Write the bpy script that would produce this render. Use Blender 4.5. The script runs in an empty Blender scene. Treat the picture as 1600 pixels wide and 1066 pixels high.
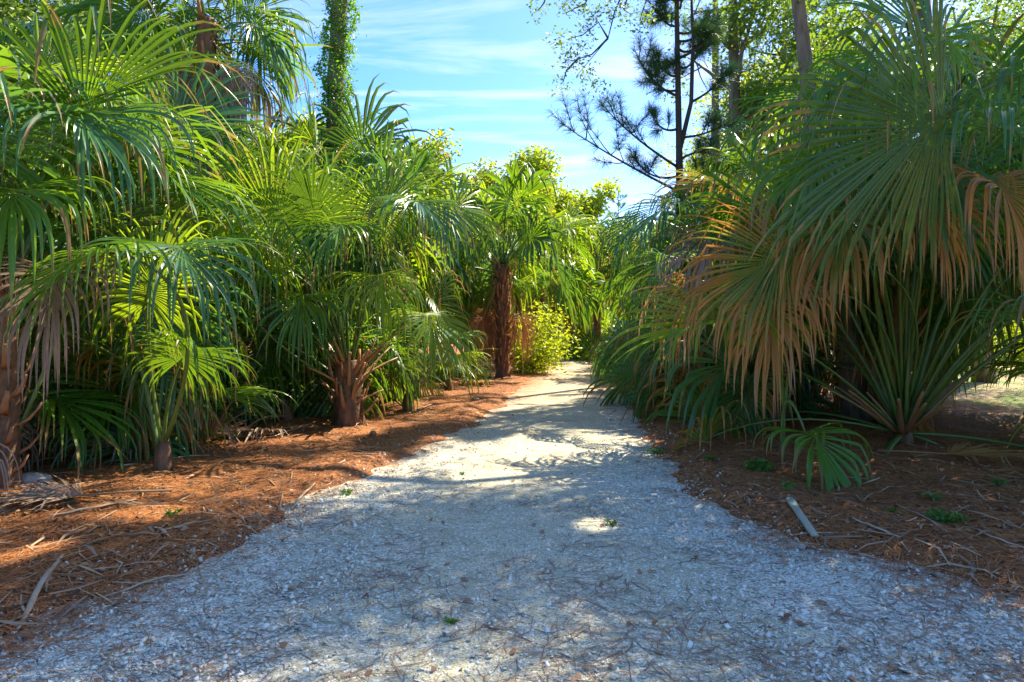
import bpy, math, random
import numpy as np
from mathutils import Vector, Matrix, Euler

R_ = math.radians
rnd = random.Random(7)
rng = np.random.default_rng(11)
scene = bpy.context.scene
COL = scene.collection

# ------------------------------------------------------------------ camera, sky, sun, exposure
FPX, HZ, CH = 1067.0, 510.0, 1.6          # focal length in photo pixels, horizon row, eye height
cam_d = bpy.data.cameras.new('camera'); cam = bpy.data.objects.new('camera', cam_d); COL.objects.link(cam)
cam_d.sensor_width = 36.0; cam_d.lens = 36.0 * FPX / 1600.0; cam_d.shift_y = -(533 - HZ) / 1600.0
cam_d.clip_start = 0.05; cam_d.clip_end = 2000
cam.location = (0, 0, CH); cam.rotation_euler = (R_(90), 0, 0)
scene.camera = cam

SUN_AZ, SUN_EL = R_(40), R_(48)           # azimuth clockwise from +Y
SUN = Vector((math.sin(SUN_AZ) * math.cos(SUN_EL), math.cos(SUN_AZ) * math.cos(SUN_EL), math.sin(SUN_EL)))
world = bpy.data.worlds.new('World'); scene.world = world; world.use_nodes = True
nt = world.node_tree; nt.nodes.clear()
def N(nt, t, **kw):
    n = nt.nodes.new(t)
    for k, v in kw.items():
        if k.startswith('i_'):
            n.inputs[int(k[2:])].default_value = v
        else: setattr(n, k, v)
    return n
out = N(nt, 'ShaderNodeOutputWorld'); bg = N(nt, 'ShaderNodeBackground'); bg.inputs[1].default_value = 0.11
sky = N(nt, 'ShaderNodeTexSky', sky_type='NISHITA', sun_disc=False, sun_elevation=SUN_EL, sun_rotation=SUN_AZ)
sky.air_density = 0.75; sky.dust_density = 0.5; sky.ozone_density = 1.6
hsv = N(nt, 'ShaderNodeHueSaturation'); hsv.inputs['Saturation'].default_value = 1.36; hsv.inputs['Hue'].default_value = 0.510
tc = N(nt, 'ShaderNodeTexCoord'); mp = N(nt, 'ShaderNodeMapping'); mp.inputs['Scale'].default_value = (0.55, 2.6, 1.0)
mp.inputs['Rotation'].default_value = (0.0, 0.0, 0.25)
nz = N(nt, 'ShaderNodeTexNoise'); nz.inputs['Scale'].default_value = 1.6; nz.inputs['Detail'].default_value = 7; nz.inputs['Roughness'].default_value = 0.6; nz.inputs['Distortion'].default_value = 0.6
cr = N(nt, 'ShaderNodeValToRGB'); cr.color_ramp.elements[0].position = 0.48; cr.color_ramp.elements[0].color = (0, 0, 0, 1); cr.color_ramp.elements[1].position = 0.72; cr.color_ramp.elements[1].color = (0.45, 0.45, 0.45, 1)
mx = N(nt, 'ShaderNodeMix', data_type='RGBA'); mx.inputs['B'].default_value = (3.9, 3.9, 4.0, 1)
L = nt.links.new
L(sky.outputs[0], hsv.inputs['Color']); sxyz = N(nt, 'ShaderNodeSeparateXYZ'); cxyz = N(nt, 'ShaderNodeCombineXYZ'); L(tc.outputs['Generated'], sxyz.inputs[0])
zz_ = N(nt, 'ShaderNodeMath', operation='MAXIMUM'); zz_.inputs[1].default_value = 0.0; za_ = N(nt, 'ShaderNodeMath', operation='ADD'); za_.inputs[1].default_value = 0.11
L(sxyz.outputs[2], zz_.inputs[0]); L(zz_.outputs[0], za_.inputs[0])
for k_ in (0, 1):
    dv = N(nt, 'ShaderNodeMath', operation='DIVIDE'); L(sxyz.outputs[k_], dv.inputs[0]); L(za_.outputs[0], dv.inputs[1]); L(dv.outputs[0], cxyz.inputs[k_])
L(cxyz.outputs[0], mp.inputs[0]); L(mp.outputs[0], nz.inputs['Vector'])
L(nz.outputs[0], cr.inputs[0]); L(cr.outputs[0], mx.inputs['Factor']); L(hsv.outputs[0], mx.inputs['A'])
L(mx.outputs['Result'], bg.inputs[0]); L(bg.outputs[0], out.inputs[0])

sd = bpy.data.lights.new('sun', 'SUN'); sun = bpy.data.objects.new('sun', sd); COL.objects.link(sun)
sd.energy = 3.7; sd.angle = R_(0.5); sd.color = (1.0, 0.89, 0.70)
sun.rotation_euler = SUN.to_track_quat('Z', 'Y').to_euler(); sun.location = SUN * 60
scene.view_settings.view_transform = 'Standard'; scene.view_settings.look = 'None'
scene.view_settings.gamma = 1.0; scene.view_settings.use_curve_mapping = False
scene.view_settings.exposure = 1.95
scene.render.engine = 'CYCLES'
cy = scene.cycles; cy.max_bounces = 8; cy.diffuse_bounces = 4; cy.glossy_bounces = 2; cy.transmission_bounces = 5; cy.transparent_max_bounces = 4
cy.use_denoising = True; cy.caustics_reflective = False; cy.caustics_refractive = False

# ------------------------------------------------------------------ helpers
def gp(u, v):
    d = FPX * CH / (v - HZ); return ((u - 800) / FPX * d, d)
def p3(u, v, d):
    return Vector(((u - 800) / FPX * d, d, CH - (v - HZ) / FPX * d))
def unit(a): return a / (np.linalg.norm(a, axis=-1, keepdims=True) + 1e-9)

def mesh(name, V, Q=None, T=None, UV=None, mat=None, smooth=True):
    V = np.asarray(V, np.float32).reshape(-1, 3)
    parts = []; tot = []
    if Q is not None and len(Q): Q = np.asarray(Q, np.int32).reshape(-1, 4); parts.append(Q.ravel()); tot += [4] * len(Q)
    if T is not None and len(T): T = np.asarray(T, np.int32).reshape(-1, 3); parts.append(T.ravel()); tot += [3] * len(T)
    li = np.concatenate(parts); tot = np.array(tot, np.int32)
    m = bpy.data.meshes.new(name)
    m.vertices.add(len(V)); m.vertices.foreach_set('co', V.ravel())
    m.loops.add(len(li)); m.loops.foreach_set('vertex_index', li)
    m.polygons.add(len(tot)); st = np.concatenate([[0], np.cumsum(tot)[:-1]]).astype(np.int32)
    m.polygons.foreach_set('loop_start', st); m.polygons.foreach_set('loop_total', tot)
    if smooth: m.polygons.foreach_set('use_smooth', np.ones(len(tot), bool))
    if UV is not None:
        uv = m.uv_layers.new(name='UVMap'); uv.data.foreach_set('uv', np.asarray(UV, np.float32)[li].ravel())
    m.update(calc_edges=True)
    if mat: m.materials.append(mat)
    return m
def obj(name, me, parent=None, loc=None):
    o = bpy.data.objects.new(name, me); COL.objects.link(o)
    if parent is not None: o.parent = parent
    if loc is not None: o.location = loc
    return o
def tag(o, label=None, cat=None, group=None, kind=None):
    if label: o['label'] = label
    if cat: o['category'] = cat
    if group: o['group'] = group
    if kind: o['kind'] = kind
    return o
def thing(name, label, cat, loc=(0, 0, 0), group=None, rz=0):
    o = bpy.data.objects.new(name, None); COL.objects.link(o); o.location = loc; o.rotation_euler = (0, 0, rz)
    o.empty_display_size = 0.2
    return tag(o, label, cat, group)

class Acc:
    def __init__(s): s.V = []; s.Q = []; s.T = []; s.U = []; s.n = 0
    def add(s, V, Q=None, T=None, U=None):
        V = np.asarray(V, np.float32).reshape(-1, 3)
        if Q is not None: s.Q.append(np.asarray(Q).reshape(-1, 4) + s.n)
        if T is not None: s.T.append(np.asarray(T).reshape(-1, 3) + s.n)
        s.V.append(V); s.U.append(np.zeros((len(V), 2)) if U is None else np.asarray(U).reshape(-1, 2)); s.n += len(V)
    def mesh(s, name, mat, smooth=True):
        return mesh(name, np.concatenate(s.V), np.concatenate(s.Q) if s.Q else None, np.concatenate(s.T) if s.T else None, np.concatenate(s.U), mat, smooth)

def tube(acc, P, r, k=6, u=0.5, flat=1.0, jit=0.0):
    P = np.asarray(P, float); n = len(P); r = np.broadcast_to(np.asarray(r, float), (n,)).copy()
    T = unit(np.gradient(P, axis=0))
    ref = np.array([0, 0, 1.0]) if abs(T[0][2]) < 0.9 else np.array([1.0, 0, 0])
    A = np.zeros((n, 3)); a = unit(np.cross(T[0], ref))
    for i in range(n):
        a = unit(a - np.dot(a, T[i]) * T[i]); A[i] = a
    B = np.cross(T, A)
    th = np.linspace(0, 2 * math.pi, k, endpoint=False)
    rr = r[:, None] * (1 + (jit * rng.normal(size=(n, k)) if jit else 0))
    V = P[:, None, :] + rr[..., None] * (np.cos(th)[None, :, None] * A[:, None, :] + flat * np.sin(th)[None, :, None] * B[:, None, :])
    i = np.arange(n - 1)[:, None] * k; j = np.arange(k)[None, :]; j2 = (j + 1) % k
    Q = np.stack([i + j, i + j2, i + k + j2, i + k + j], -1).reshape(-1, 4)
    U = np.stack([np.full((n, k), u) + 0 * th[None, :], np.linspace(0, 1, n)[:, None] + 0 * th[None, :]], -1)
    V = V.reshape(-1, 3); U = U.reshape(-1, 2)
    V = np.concatenate([V, P[-1:], P[:1]]); U = np.concatenate([U, [[u, 1.0]], [[u, 0.0]]]); e = n * k
    T3 = [[(n - 1) * k + a_, (n - 1) * k + (a_ + 1) % k, e] for a_ in range(k)] + [[(a_ + 1) % k, a_, e + 1] for a_ in range(k)]
    acc.add(V, Q, T3, U)

# ------------------------------------------------------------------ materials
def newmat(name):
    m = bpy.data.materials.new(name); m.use_nodes = True; m.node_tree.nodes.clear(); return m, m.node_tree
def mixc(nt, f, a, b, blend='MIX'):
    n = nt.nodes.new('ShaderNodeMix'); n.data_type = 'RGBA'; n.blend_type = blend
    for s, v in (('Factor', f), ('A', a), ('B', b)):
        if isinstance(v, (tuple, list)): n.inputs[s].default_value = (*v, 1) if len(v) == 3 else v
        elif isinstance(v, (int, float)): n.inputs[s].default_value = v
        else: nt.links.new(v, n.inputs[s])
    return n.outputs['Result']
def maprange(nt, v, a, b, c=0.0, d=1.0):
    n = nt.nodes.new('ShaderNodeMapRange'); n.inputs[1].default_value = a; n.inputs[2].default_value = b; n.inputs[3].default_value = c; n.inputs[4].default_value = d
    nt.links.new(v, n.inputs[0]); return n.outputs[0]
def math_(nt, op, a, b=0.0):
    n = nt.nodes.new('ShaderNodeMath'); n.operation = op
    for i, v in enumerate((a, b)):
        if isinstance(v, (int, float)): n.inputs[i].default_value = v
        else: nt.links.new(v, n.inputs[i])
    return n.outputs[0]
def noise(nt, scale, detail=3, rough=0.5, coord='Object', stretch=None):
    t = nt.nodes.new('ShaderNodeTexCoord'); n = nt.nodes.new('ShaderNodeTexNoise')
    n.inputs['Scale'].default_value = scale; n.inputs['Detail'].default_value = detail; n.inputs['Roughness'].default_value = rough
    if stretch:
        mpn = nt.nodes.new('ShaderNodeMapping'); mpn.inputs['Scale'].default_value = stretch
        nt.links.new(t.outputs[coord], mpn.inputs[0]); nt.links.new(mpn.outputs[0], n.inputs['Vector'])
    else: nt.links.new(t.outputs[coord], n.inputs['Vector'])
    return n.outputs[0]

def leaf_mat(name, c1, c2, trans, tip=None, tip_at=0.8, tip_soft=0.15, tip_amt=1.0, rough=0.42, tmix=0.4, spec=0.5):
    """c1..c2: range of leaf colour between individuals and leaflets; tip: colour of the dried ends"""
    m, nt = newmat(name)
    oi = nt.nodes.new('ShaderNodeObjectInfo'); uv = nt.nodes.new('ShaderNodeUVMap'); sep = nt.nodes.new('ShaderNodeSeparateXYZ')
    nt.links.new(uv.outputs[0], sep.inputs[0]); u = sep.outputs[0]; v = sep.outputs[1]
    ns = noise(nt, 2.2, 2)
    f = math_(nt, 'ADD', math_(nt, 'MULTIPLY', oi.outputs['Random'], 0.55), math_(nt, 'MULTIPLY', u, 0.3))
    f = math_(nt, 'ADD', f, maprange(nt, ns, 0.3, 0.7, -0.1, 0.25))
    base = mixc(nt, f, c1, c2); base = mixc(nt, maprange(nt, noise(nt, 30, 3, 0.7), 0.60, 0.72, 0, 0.45), base, tuple(x * 0.5 + 0.04 for x in c1))
    tb = mixc(nt, f, tuple(x * 0.75 for x in trans), trans)
    vv = math_(nt, 'ADD', v, math_(nt, 'MULTIPLY', math_(nt, 'SUBTRACT', u, 0.5), 0.65))
    vv = math_(nt, 'ADD', vv, maprange(nt, noise(nt, 13, 3, 0.7), 0.3, 0.7, -0.22, 0.22))
    vv = math_(nt, 'ADD', vv, math_(nt, 'MULTIPLY', math_(nt, 'SUBTRACT', oi.outputs['Random'], 0.5), 0.2))
    if tip:
        tf = maprange(nt, vv, tip_at - tip_soft, tip_at + tip_soft, 0, tip_amt)
        t2 = mixc(nt, u, tip, tuple(x * 0.55 for x in tip))
        base = mixc(nt, tf, base, t2); tb = mixc(nt, tf, tb, tuple(x * 0.9 for x in tip))
    p = nt.nodes.new('ShaderNodeBsdfPrincipled'); nt.links.new(base, p.inputs['Base Color']); p.inputs['Roughness'].default_value = rough
    p.inputs['Specular IOR Level'].default_value = spec
    tr = nt.nodes.new('ShaderNodeBsdfTranslucent'); nt.links.new(tb, tr.inputs[0])
    ms = nt.nodes.new('ShaderNodeMixShader'); ms.inputs[0].default_value = tmix
    nt.links.new(p.outputs[0], ms.inputs[1]); nt.links.new(tr.outputs[0], ms.inputs[2])
    o = nt.nodes.new('ShaderNodeOutputMaterial'); nt.links.new(ms.outputs[0], o.inputs[0])
    return m
def plain_mat(name, c1, c2, scale=6, rough=0.8, bump=0.3, stretch=None, detail=4, urand=False, bscale=None, spec=0.3):
    m, nt = newmat(name)
    f = maprange(nt, noise(nt, scale, detail, 0.6, 'Object', stretch), 0.3, 0.7)
    if urand:
        uv = nt.nodes.new('ShaderNodeUVMap'); sep = nt.nodes.new('ShaderNodeSeparateXYZ'); nt.links.new(uv.outputs[0], sep.inputs[0])
        f = math_(nt, 'ADD', math_(nt, 'MULTIPLY', f, 0.3), math_(nt, 'MULTIPLY', sep.outputs[0], 0.7))
    c = mixc(nt, f, c1, c2)
    p = nt.nodes.new('ShaderNodeBsdfPrincipled'); nt.links.new(c, p.inputs['Base Color']); p.inputs['Roughness'].default_value = rough
    p.inputs['Specular IOR Level'].default_value = spec
    if bump:
        b = nt.nodes.new('ShaderNodeBump'); b.inputs['Strength'].default_value = bump; b.inputs['Distance'].default_value = 0.02
        nt.links.new(noise(nt, bscale or scale * 3, 4, 0.6, 'Object', stretch), b.inputs['Height']); nt.links.new(b.outputs[0], p.inputs['Normal'])
    o = nt.nodes.new('ShaderNodeOutputMaterial'); nt.links.new(p.outputs[0], o.inputs[0])
    return m

TIP = (0.50, 0.27, 0.09)
M = {}
M['green'] = leaf_mat('palm_green', (0.040, 0.145, 0.018), (0.10, 0.245, 0.018), (0.27, 0.47, 0.015), TIP, 1.0, 0.10, 0.9, rough=0.36)
M['blue'] = leaf_mat('palm_blue_green', (0.032, 0.13, 0.05), (0.07, 0.20, 0.055), (0.20, 0.42, 0.04), TIP, 1.02, 0.1, 0.9, rough=0.33, tmix=0.3)
M['olive'] = leaf_mat('palm_olive', (0.035, 0.10, 0.015), (0.08, 0.17, 0.02), (0.14, 0.26, 0.015), TIP, 0.95, 0.12, 0.9, rough=0.33, tmix=0.3)
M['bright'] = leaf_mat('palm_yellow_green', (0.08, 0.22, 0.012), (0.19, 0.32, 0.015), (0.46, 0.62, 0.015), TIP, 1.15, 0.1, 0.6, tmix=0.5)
M['aging'] = leaf_mat('palm_aging', (0.05, 0.15, 0.025), (0.13, 0.21, 0.03), (0.34, 0.42, 0.04), (0.60, 0.27, 0.05), 0.55, 0.28, 1.0, tmix=0.4)
M['tan'] = leaf_mat('palm_tan_orange', (0.42, 0.20, 0.035), (0.56, 0.30, 0.08), (0.72, 0.36, 0.08), (0.56, 0.38, 0.22), 0.8, 0.2, 0.9, rough=0.6, tmix=0.3)
M['dead'] = leaf_mat('palm_dead_grey', (0.24, 0.15, 0.09), (0.44, 0.34, 0.25), (0.30, 0.19, 0.10), (0.46, 0.36, 0.27), 0.9, 0.2, 0.6, rough=0.7, tmix=0.2)
M['rust'] = leaf_mat('palm_dead_rust', (0.26, 0.11, 0.05), (0.48, 0.22, 0.08), (0.42, 0.18, 0.06), (0.50, 0.30, 0.14), 0.9, 0.2, 0.6, rough=0.7, tmix=0.2)
M['stalk'] = leaf_mat('stalk_green', (0.07, 0.15, 0.03), (0.14, 0.20, 0.035), (0.2, 0.3, 0.04), rough=0.35, tmix=0.08)
M['stalk_old'] = leaf_mat('stalk_old', (0.30, 0.13, 0.045), (0.42, 0.25, 0.11), (0.4, 0.2, 0.08), rough=0.6, tmix=0.05)
M['boot'] = plain_mat('boot_fibre', (0.17, 0.075, 0.035), (0.46, 0.22, 0.09), 9, stretch=(1, 1, 0.25), bump=0.6)
M['trunk'] = plain_mat('palm_trunk_fibre', (0.08, 0.045, 0.028), (0.26, 0.14, 0.07), 14, stretch=(1, 1, 0.35), bump=0.8)
M['bark'] = plain_mat('bark_grey', (0.10, 0.075, 0.05), (0.26, 0.21, 0.15), 7, stretch=(1, 1, 0.3), bump=0.9)
M['bark_dark'] = plain_mat('bark_dark', (0.035, 0.028, 0.028), (0.09, 0.07, 0.06), 9, stretch=(1, 1, 0.3), bump=0.6)
M['oak_leaf'] = leaf_mat('broad_leaf_green', (0.05, 0.12, 0.02), (0.13, 0.22, 0.03), (0.30, 0.45, 0.03), tmix=0.45)
M['sun_leaf'] = leaf_mat('broad_leaf_yellow_green', (0.13, 0.24, 0.012), (0.30, 0.38, 0.02), (0.62, 0.72, 0.02), tmix=0.5)
M['vine_leaf'] = leaf_mat('vine_leaf', (0.05, 0.17, 0.02), (0.12, 0.28, 0.02), (0.28, 0.55, 0.02), tmix=0.45)
M['pine'] = leaf_mat('pine_needle_green', (0.025, 0.085, 0.035), (0.05, 0.15, 0.045), (0.06, 0.16, 0.05), tmix=0.2, rough=0.5)
M['pine_light'] = leaf_mat('pine_needle_light', (0.05, 0.14, 0.03), (0.10, 0.22, 0.03), (0.2, 0.4, 0.04), tmix=0.35, rough=0.5)
M['weed'] = leaf_mat('weed_green', (0.05, 0.16, 0.02), (0.13, 0.27, 0.03), (0.2, 0.4, 0.03), tmix=0.4)
M['straw'] = plain_mat('dry_leaf_strip', (0.17, 0.09, 0.05), (0.56, 0.38, 0.21), 5, 0.7, 0.2, urand=True)
M['needle'] = plain_mat('pine_straw', (0.20, 0.065, 0.028), (0.58, 0.24, 0.07), 1.5, 0.6, 0, urand=True)
M['needle_path'] = plain_mat('pine_straw_on_path', (0.17, 0.09, 0.06), (0.42, 0.26, 0.15), 1.5, 0.6, 0, urand=True)
M['chip'] = plain_mat('shell_chip', (0.36, 0.35, 0.26), (0.92, 0.90, 0.72), 3, 0.5, 0, urand=True)
M['leafbrown'] = plain_mat('dead_broad_leaf', (0.14, 0.06, 0.03), (0.42, 0.22, 0.10), 3, 0.6, 0.1, urand=True)

# ------------------------------------------------------------------ ground and path
EL = [(-60, -50), (-4, -7.5), (0, -4.6), (2.2, -2.95), (3.28, -2.5), (4.38, -2.12), (6.1, -1.78), (7.6, -1.40), (9.5, -0.92), (13.1, -0.2), (17, 0.2), (21.3, 0.65), (27.5, 1.15), (34, 1.2), (40, 0.2), (46, -2.5)]
ER = [(-60, 50), (-4, 8.5), (0, 5.6), (2.2, 4.0), (3.88, 2.95), (4.38, 2.5), (5.0, 2.0), (6.3, 1.74), (7.8, 1.74), (9.5, 1.86), (12.2, 2.1), (17.1, 2.55), (22.8, 3.2), (28.5, 3.9), (34, 4.4), (40, 3.8), (46, 1.5)]
def edges(y):
    return np.interp(y, [a for a, b in EL], [b for a, b in EL]), np.interp(y, [a for a, b in ER], [b for a, b in ER])
def wav(x, y):
    return (np.sin(x * 1.7 + y * 0.9) * np.sin(y * 1.3 - x * 0.6 + 1.0) + 0.6 * np.sin(x * 4.3 - y * 2.1 + 2) * np.sin(y * 3.7 + x * 1.9) + 0.35 * np.sin(9.1 * x + 3.3 * y) * np.sin(7.7 * y - 4.1 * x))
def outside(x, y):      # metres outside the path edge (negative on the path)
    l, r = edges(y); return np.maximum(l - x, x - r)
def gz(x, y):
    x = np.asarray(x, float); y = np.asarray(y, float)
    o = outside(x, y) + 0.13 * wav(x * 0.9, y * 0.9) + 0.07 * wav(x * 3.1 + 5, y * 3.3)
    s = np.clip((o + 0.15) / 0.8, 0, 1); s = s * s * (3 - 2 * s)
    far = np.clip(1 - (np.hypot(x, y) - 60) / 60, 0, 1)
    return -0.02 + s * (0.075 + 0.03 * wav(x, y)) * far + 0.02 * s
def pz(x, y): return 0.004 * wav(x * 0.7, y * 0.7) + 0.006

def axis(lo, hi, a, b, step, grow=1.25):
    c = list(np.arange(a, b, step)); s = step; v = a
    while v > lo: s *= grow; v -= s; c.insert(0, v)
    s = step; v = c[-1]
    while v < hi: s *= grow; v += s; c.append(v)
    return np.array(c)
xs = axis(-900, 900, -9, 11, 0.12); ys = axis(-900, 900, 0.5, 24, 0.12)
X, Y = np.meshgrid(xs, ys); Z = gz(X, Y); nx, ny = len(xs), len(ys)
i, j = np.meshgrid(np.arange(ny - 1), np.arange(nx - 1), indexing='ij'); a = i * nx + j
Q = np.stack([a, a + 1, a + nx + 1, a + nx], -1)

m, nt = newmat('pine_straw_floor')
n1 = noise(nt, 1.1, 4, 0.6); n2 = noise(nt, 26, 5, 0.7, 'Object', (1.0, 0.35, 1)); n3 = noise(nt, 60, 3, 0.6, 'Object', (0.3, 1.2, 1))
c = mixc(nt, maprange(nt, n1, 0.35, 0.65), (0.34, 0.115, 0.035), (0.50, 0.20, 0.05))
c = mixc(nt, maprange(nt, n2, 0.42, 0.62), c, (0.10, 0.042, 0.024))
c = mixc(nt, maprange(nt, n3, 0.56, 0.70), c, (0.42, 0.22, 0.09))
# open sandy ground with grass in the clearing beyond the palms on the right
tc_ = nt.nodes.new('ShaderNodeTexCoord'); sx = nt.nodes.new('ShaderNodeSeparateXYZ'); nt.links.new(tc_.outputs['Object'], sx.inputs[0])
fx = maprange(nt, math_(nt, 'ADD', sx.outputs[0], math_(nt, 'MULTIPLY', noise(nt, 0.5, 3), 5.0)), 10.0, 12.5)
clr = mixc(nt, maprange(nt, noise(nt, 0.7, 5, 0.65), 0.44, 0.56), (0.42, 0.30, 0.17), (0.13, 0.22, 0.03))
c = mixc(nt, fx, c, clr)
p = nt.nodes.new('ShaderNodeBsdfPrincipled'); nt.links.new(c, p.inputs['Base Color']); p.inputs['Roughness'].default_value = 0.85; p.inputs['Specular IOR Level'].default_value = 0.2
b = nt.nodes.new('ShaderNodeBump'); b.inputs['Strength'].default_value = 0.8; b.inputs['Distance'].default_value = 0.03
nt.links.new(math_(nt, 'ADD', n2, n3), b.inputs['Height']); nt.links.new(b.outputs[0], p.inputs['Normal'])
o_ = nt.nodes.new('ShaderNodeOutputMaterial'); nt.links.new(p.outputs[0], o_.inputs[0])
ground = obj('ground', mesh('ground', np.stack([X, Y, Z], -1), Q.reshape(-1, 4), None, None, m)); tag(ground, kind='structure')

m, nt = newmat('crushed_shell')
vor = nt.nodes.new('ShaderNodeTexVoronoi'); vor.inputs['Scale'].default_value = 55; tcn = nt.nodes.new('ShaderNodeTexCoord')
mpn = nt.nodes.new('ShaderNodeMapping'); mpn.inputs['Scale'].default_value = (1, 1.3, 1); nt.links.new(tcn.outputs['Object'], mpn.inputs[0]); nt.links.new(mpn.outputs[0], vor.inputs['Vector'])
sepc = nt.nodes.new('ShaderNodeSeparateColor'); nt.links.new(vor.outputs['Color'], sepc.inputs[0])
big = noise(nt, 0.8, 4, 0.6); med = noise(nt, 5, 5, 0.65); fine = noise(nt, 90, 3, 0.6)
uvp = nt.nodes.new('ShaderNodeUVMap'); sepu = nt.nodes.new('ShaderNodeSeparateXYZ'); nt.links.new(uvp.outputs[0], sepu.inputs[0])
edgef = maprange(nt, math_(nt, 'ADD', sepu.outputs[0], maprange(nt, big, 0.3, 0.7, -0.35, 0.35)), 0.35, 0.8)   # 0 at the centre, 1 at the edges
dirt = mixc(nt, maprange(nt, med, 0.35, 0.65), (0.56, 0.51, 0.28), (0.74, 0.68, 0.42))
dirt = mixc(nt, maprange(nt, fine, 0.45, 0.62), dirt, (0.26, 0.25, 0.20))
dirt = mixc(nt, math_(nt, 'MULTIPLY', edgef, 0.7), dirt, (0.30, 0.27, 0.20))
shell = mixc(nt, sepc.outputs[0], (0.47, 0.46, 0.34), (0.90, 0.88, 0.70))
sf = math_(nt, 'GREATER_THAN', math_(nt, 'ADD', sepc.outputs[1], math_(nt, 'MULTIPLY', edgef, 0.62)), 0.80)
c = mixc(nt, math_(nt, 'MULTIPLY', sf, 0.9), dirt, shell)
c = mixc(nt, maprange(nt, noise(nt, 2.3, 5, 0.7), 0.56, 0.78), c, (0.36, 0.30, 0.20))
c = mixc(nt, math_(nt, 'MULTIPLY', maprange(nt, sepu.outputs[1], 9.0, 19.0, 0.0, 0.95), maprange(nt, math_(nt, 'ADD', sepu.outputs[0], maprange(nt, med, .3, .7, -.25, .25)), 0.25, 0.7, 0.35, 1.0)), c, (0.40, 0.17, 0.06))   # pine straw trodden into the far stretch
p = nt.nodes.new('ShaderNodeBsdfPrincipled'); nt.links.new(c, p.inputs['Base Color']); p.inputs['Roughness'].default_value = 0.8; p.inputs['Specular IOR Level'].default_value = 0.3
b = nt.nodes.new('ShaderNodeBump'); b.inputs['Strength'].default_value = 0.7; b.inputs['Distance'].default_value = 0.012
nt.links.new(math_(nt, 'ADD', sepc.outputs[0], math_(nt, 'MULTIPLY', fine, 1.5)), b.inputs['Height']); nt.links.new(b.outputs[0], p.inputs['Normal'])
o_ = nt.nodes.new('ShaderNodeOutputMaterial'); nt.links.new(p.outputs[0], o_.inputs[0])
yy = np.concatenate([np.arange(-4, 20, 0.12), np.arange(20, 46, 0.4)]); tt = np.linspace(0, 1, 60)
l, r = edges(yy); l = l - 0.35; r = r + 0.35
PX = l[:, None] + (r - l)[:, None] * tt[None]; PY = np.repeat(yy[:, None], 60, 1)
i, j = np.meshgrid(np.arange(len(yy) - 1), np.arange(59), indexing='ij'); a = i * 60 + j
path = obj('shell_path', mesh('shell_path', np.stack([PX, PY, pz(PX, PY)], -1), np.stack([a, a + 1, a + 61, a + 60], -1).reshape(-1, 4), None,
           np.stack([np.abs(2 * tt[None] - 1) + 0 * PX, PY], -1).reshape(-1, 2), m)); tag(path, kind='structure')
def top(x, y): return np.maximum(gz(x, y), pz(x, y))

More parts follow.
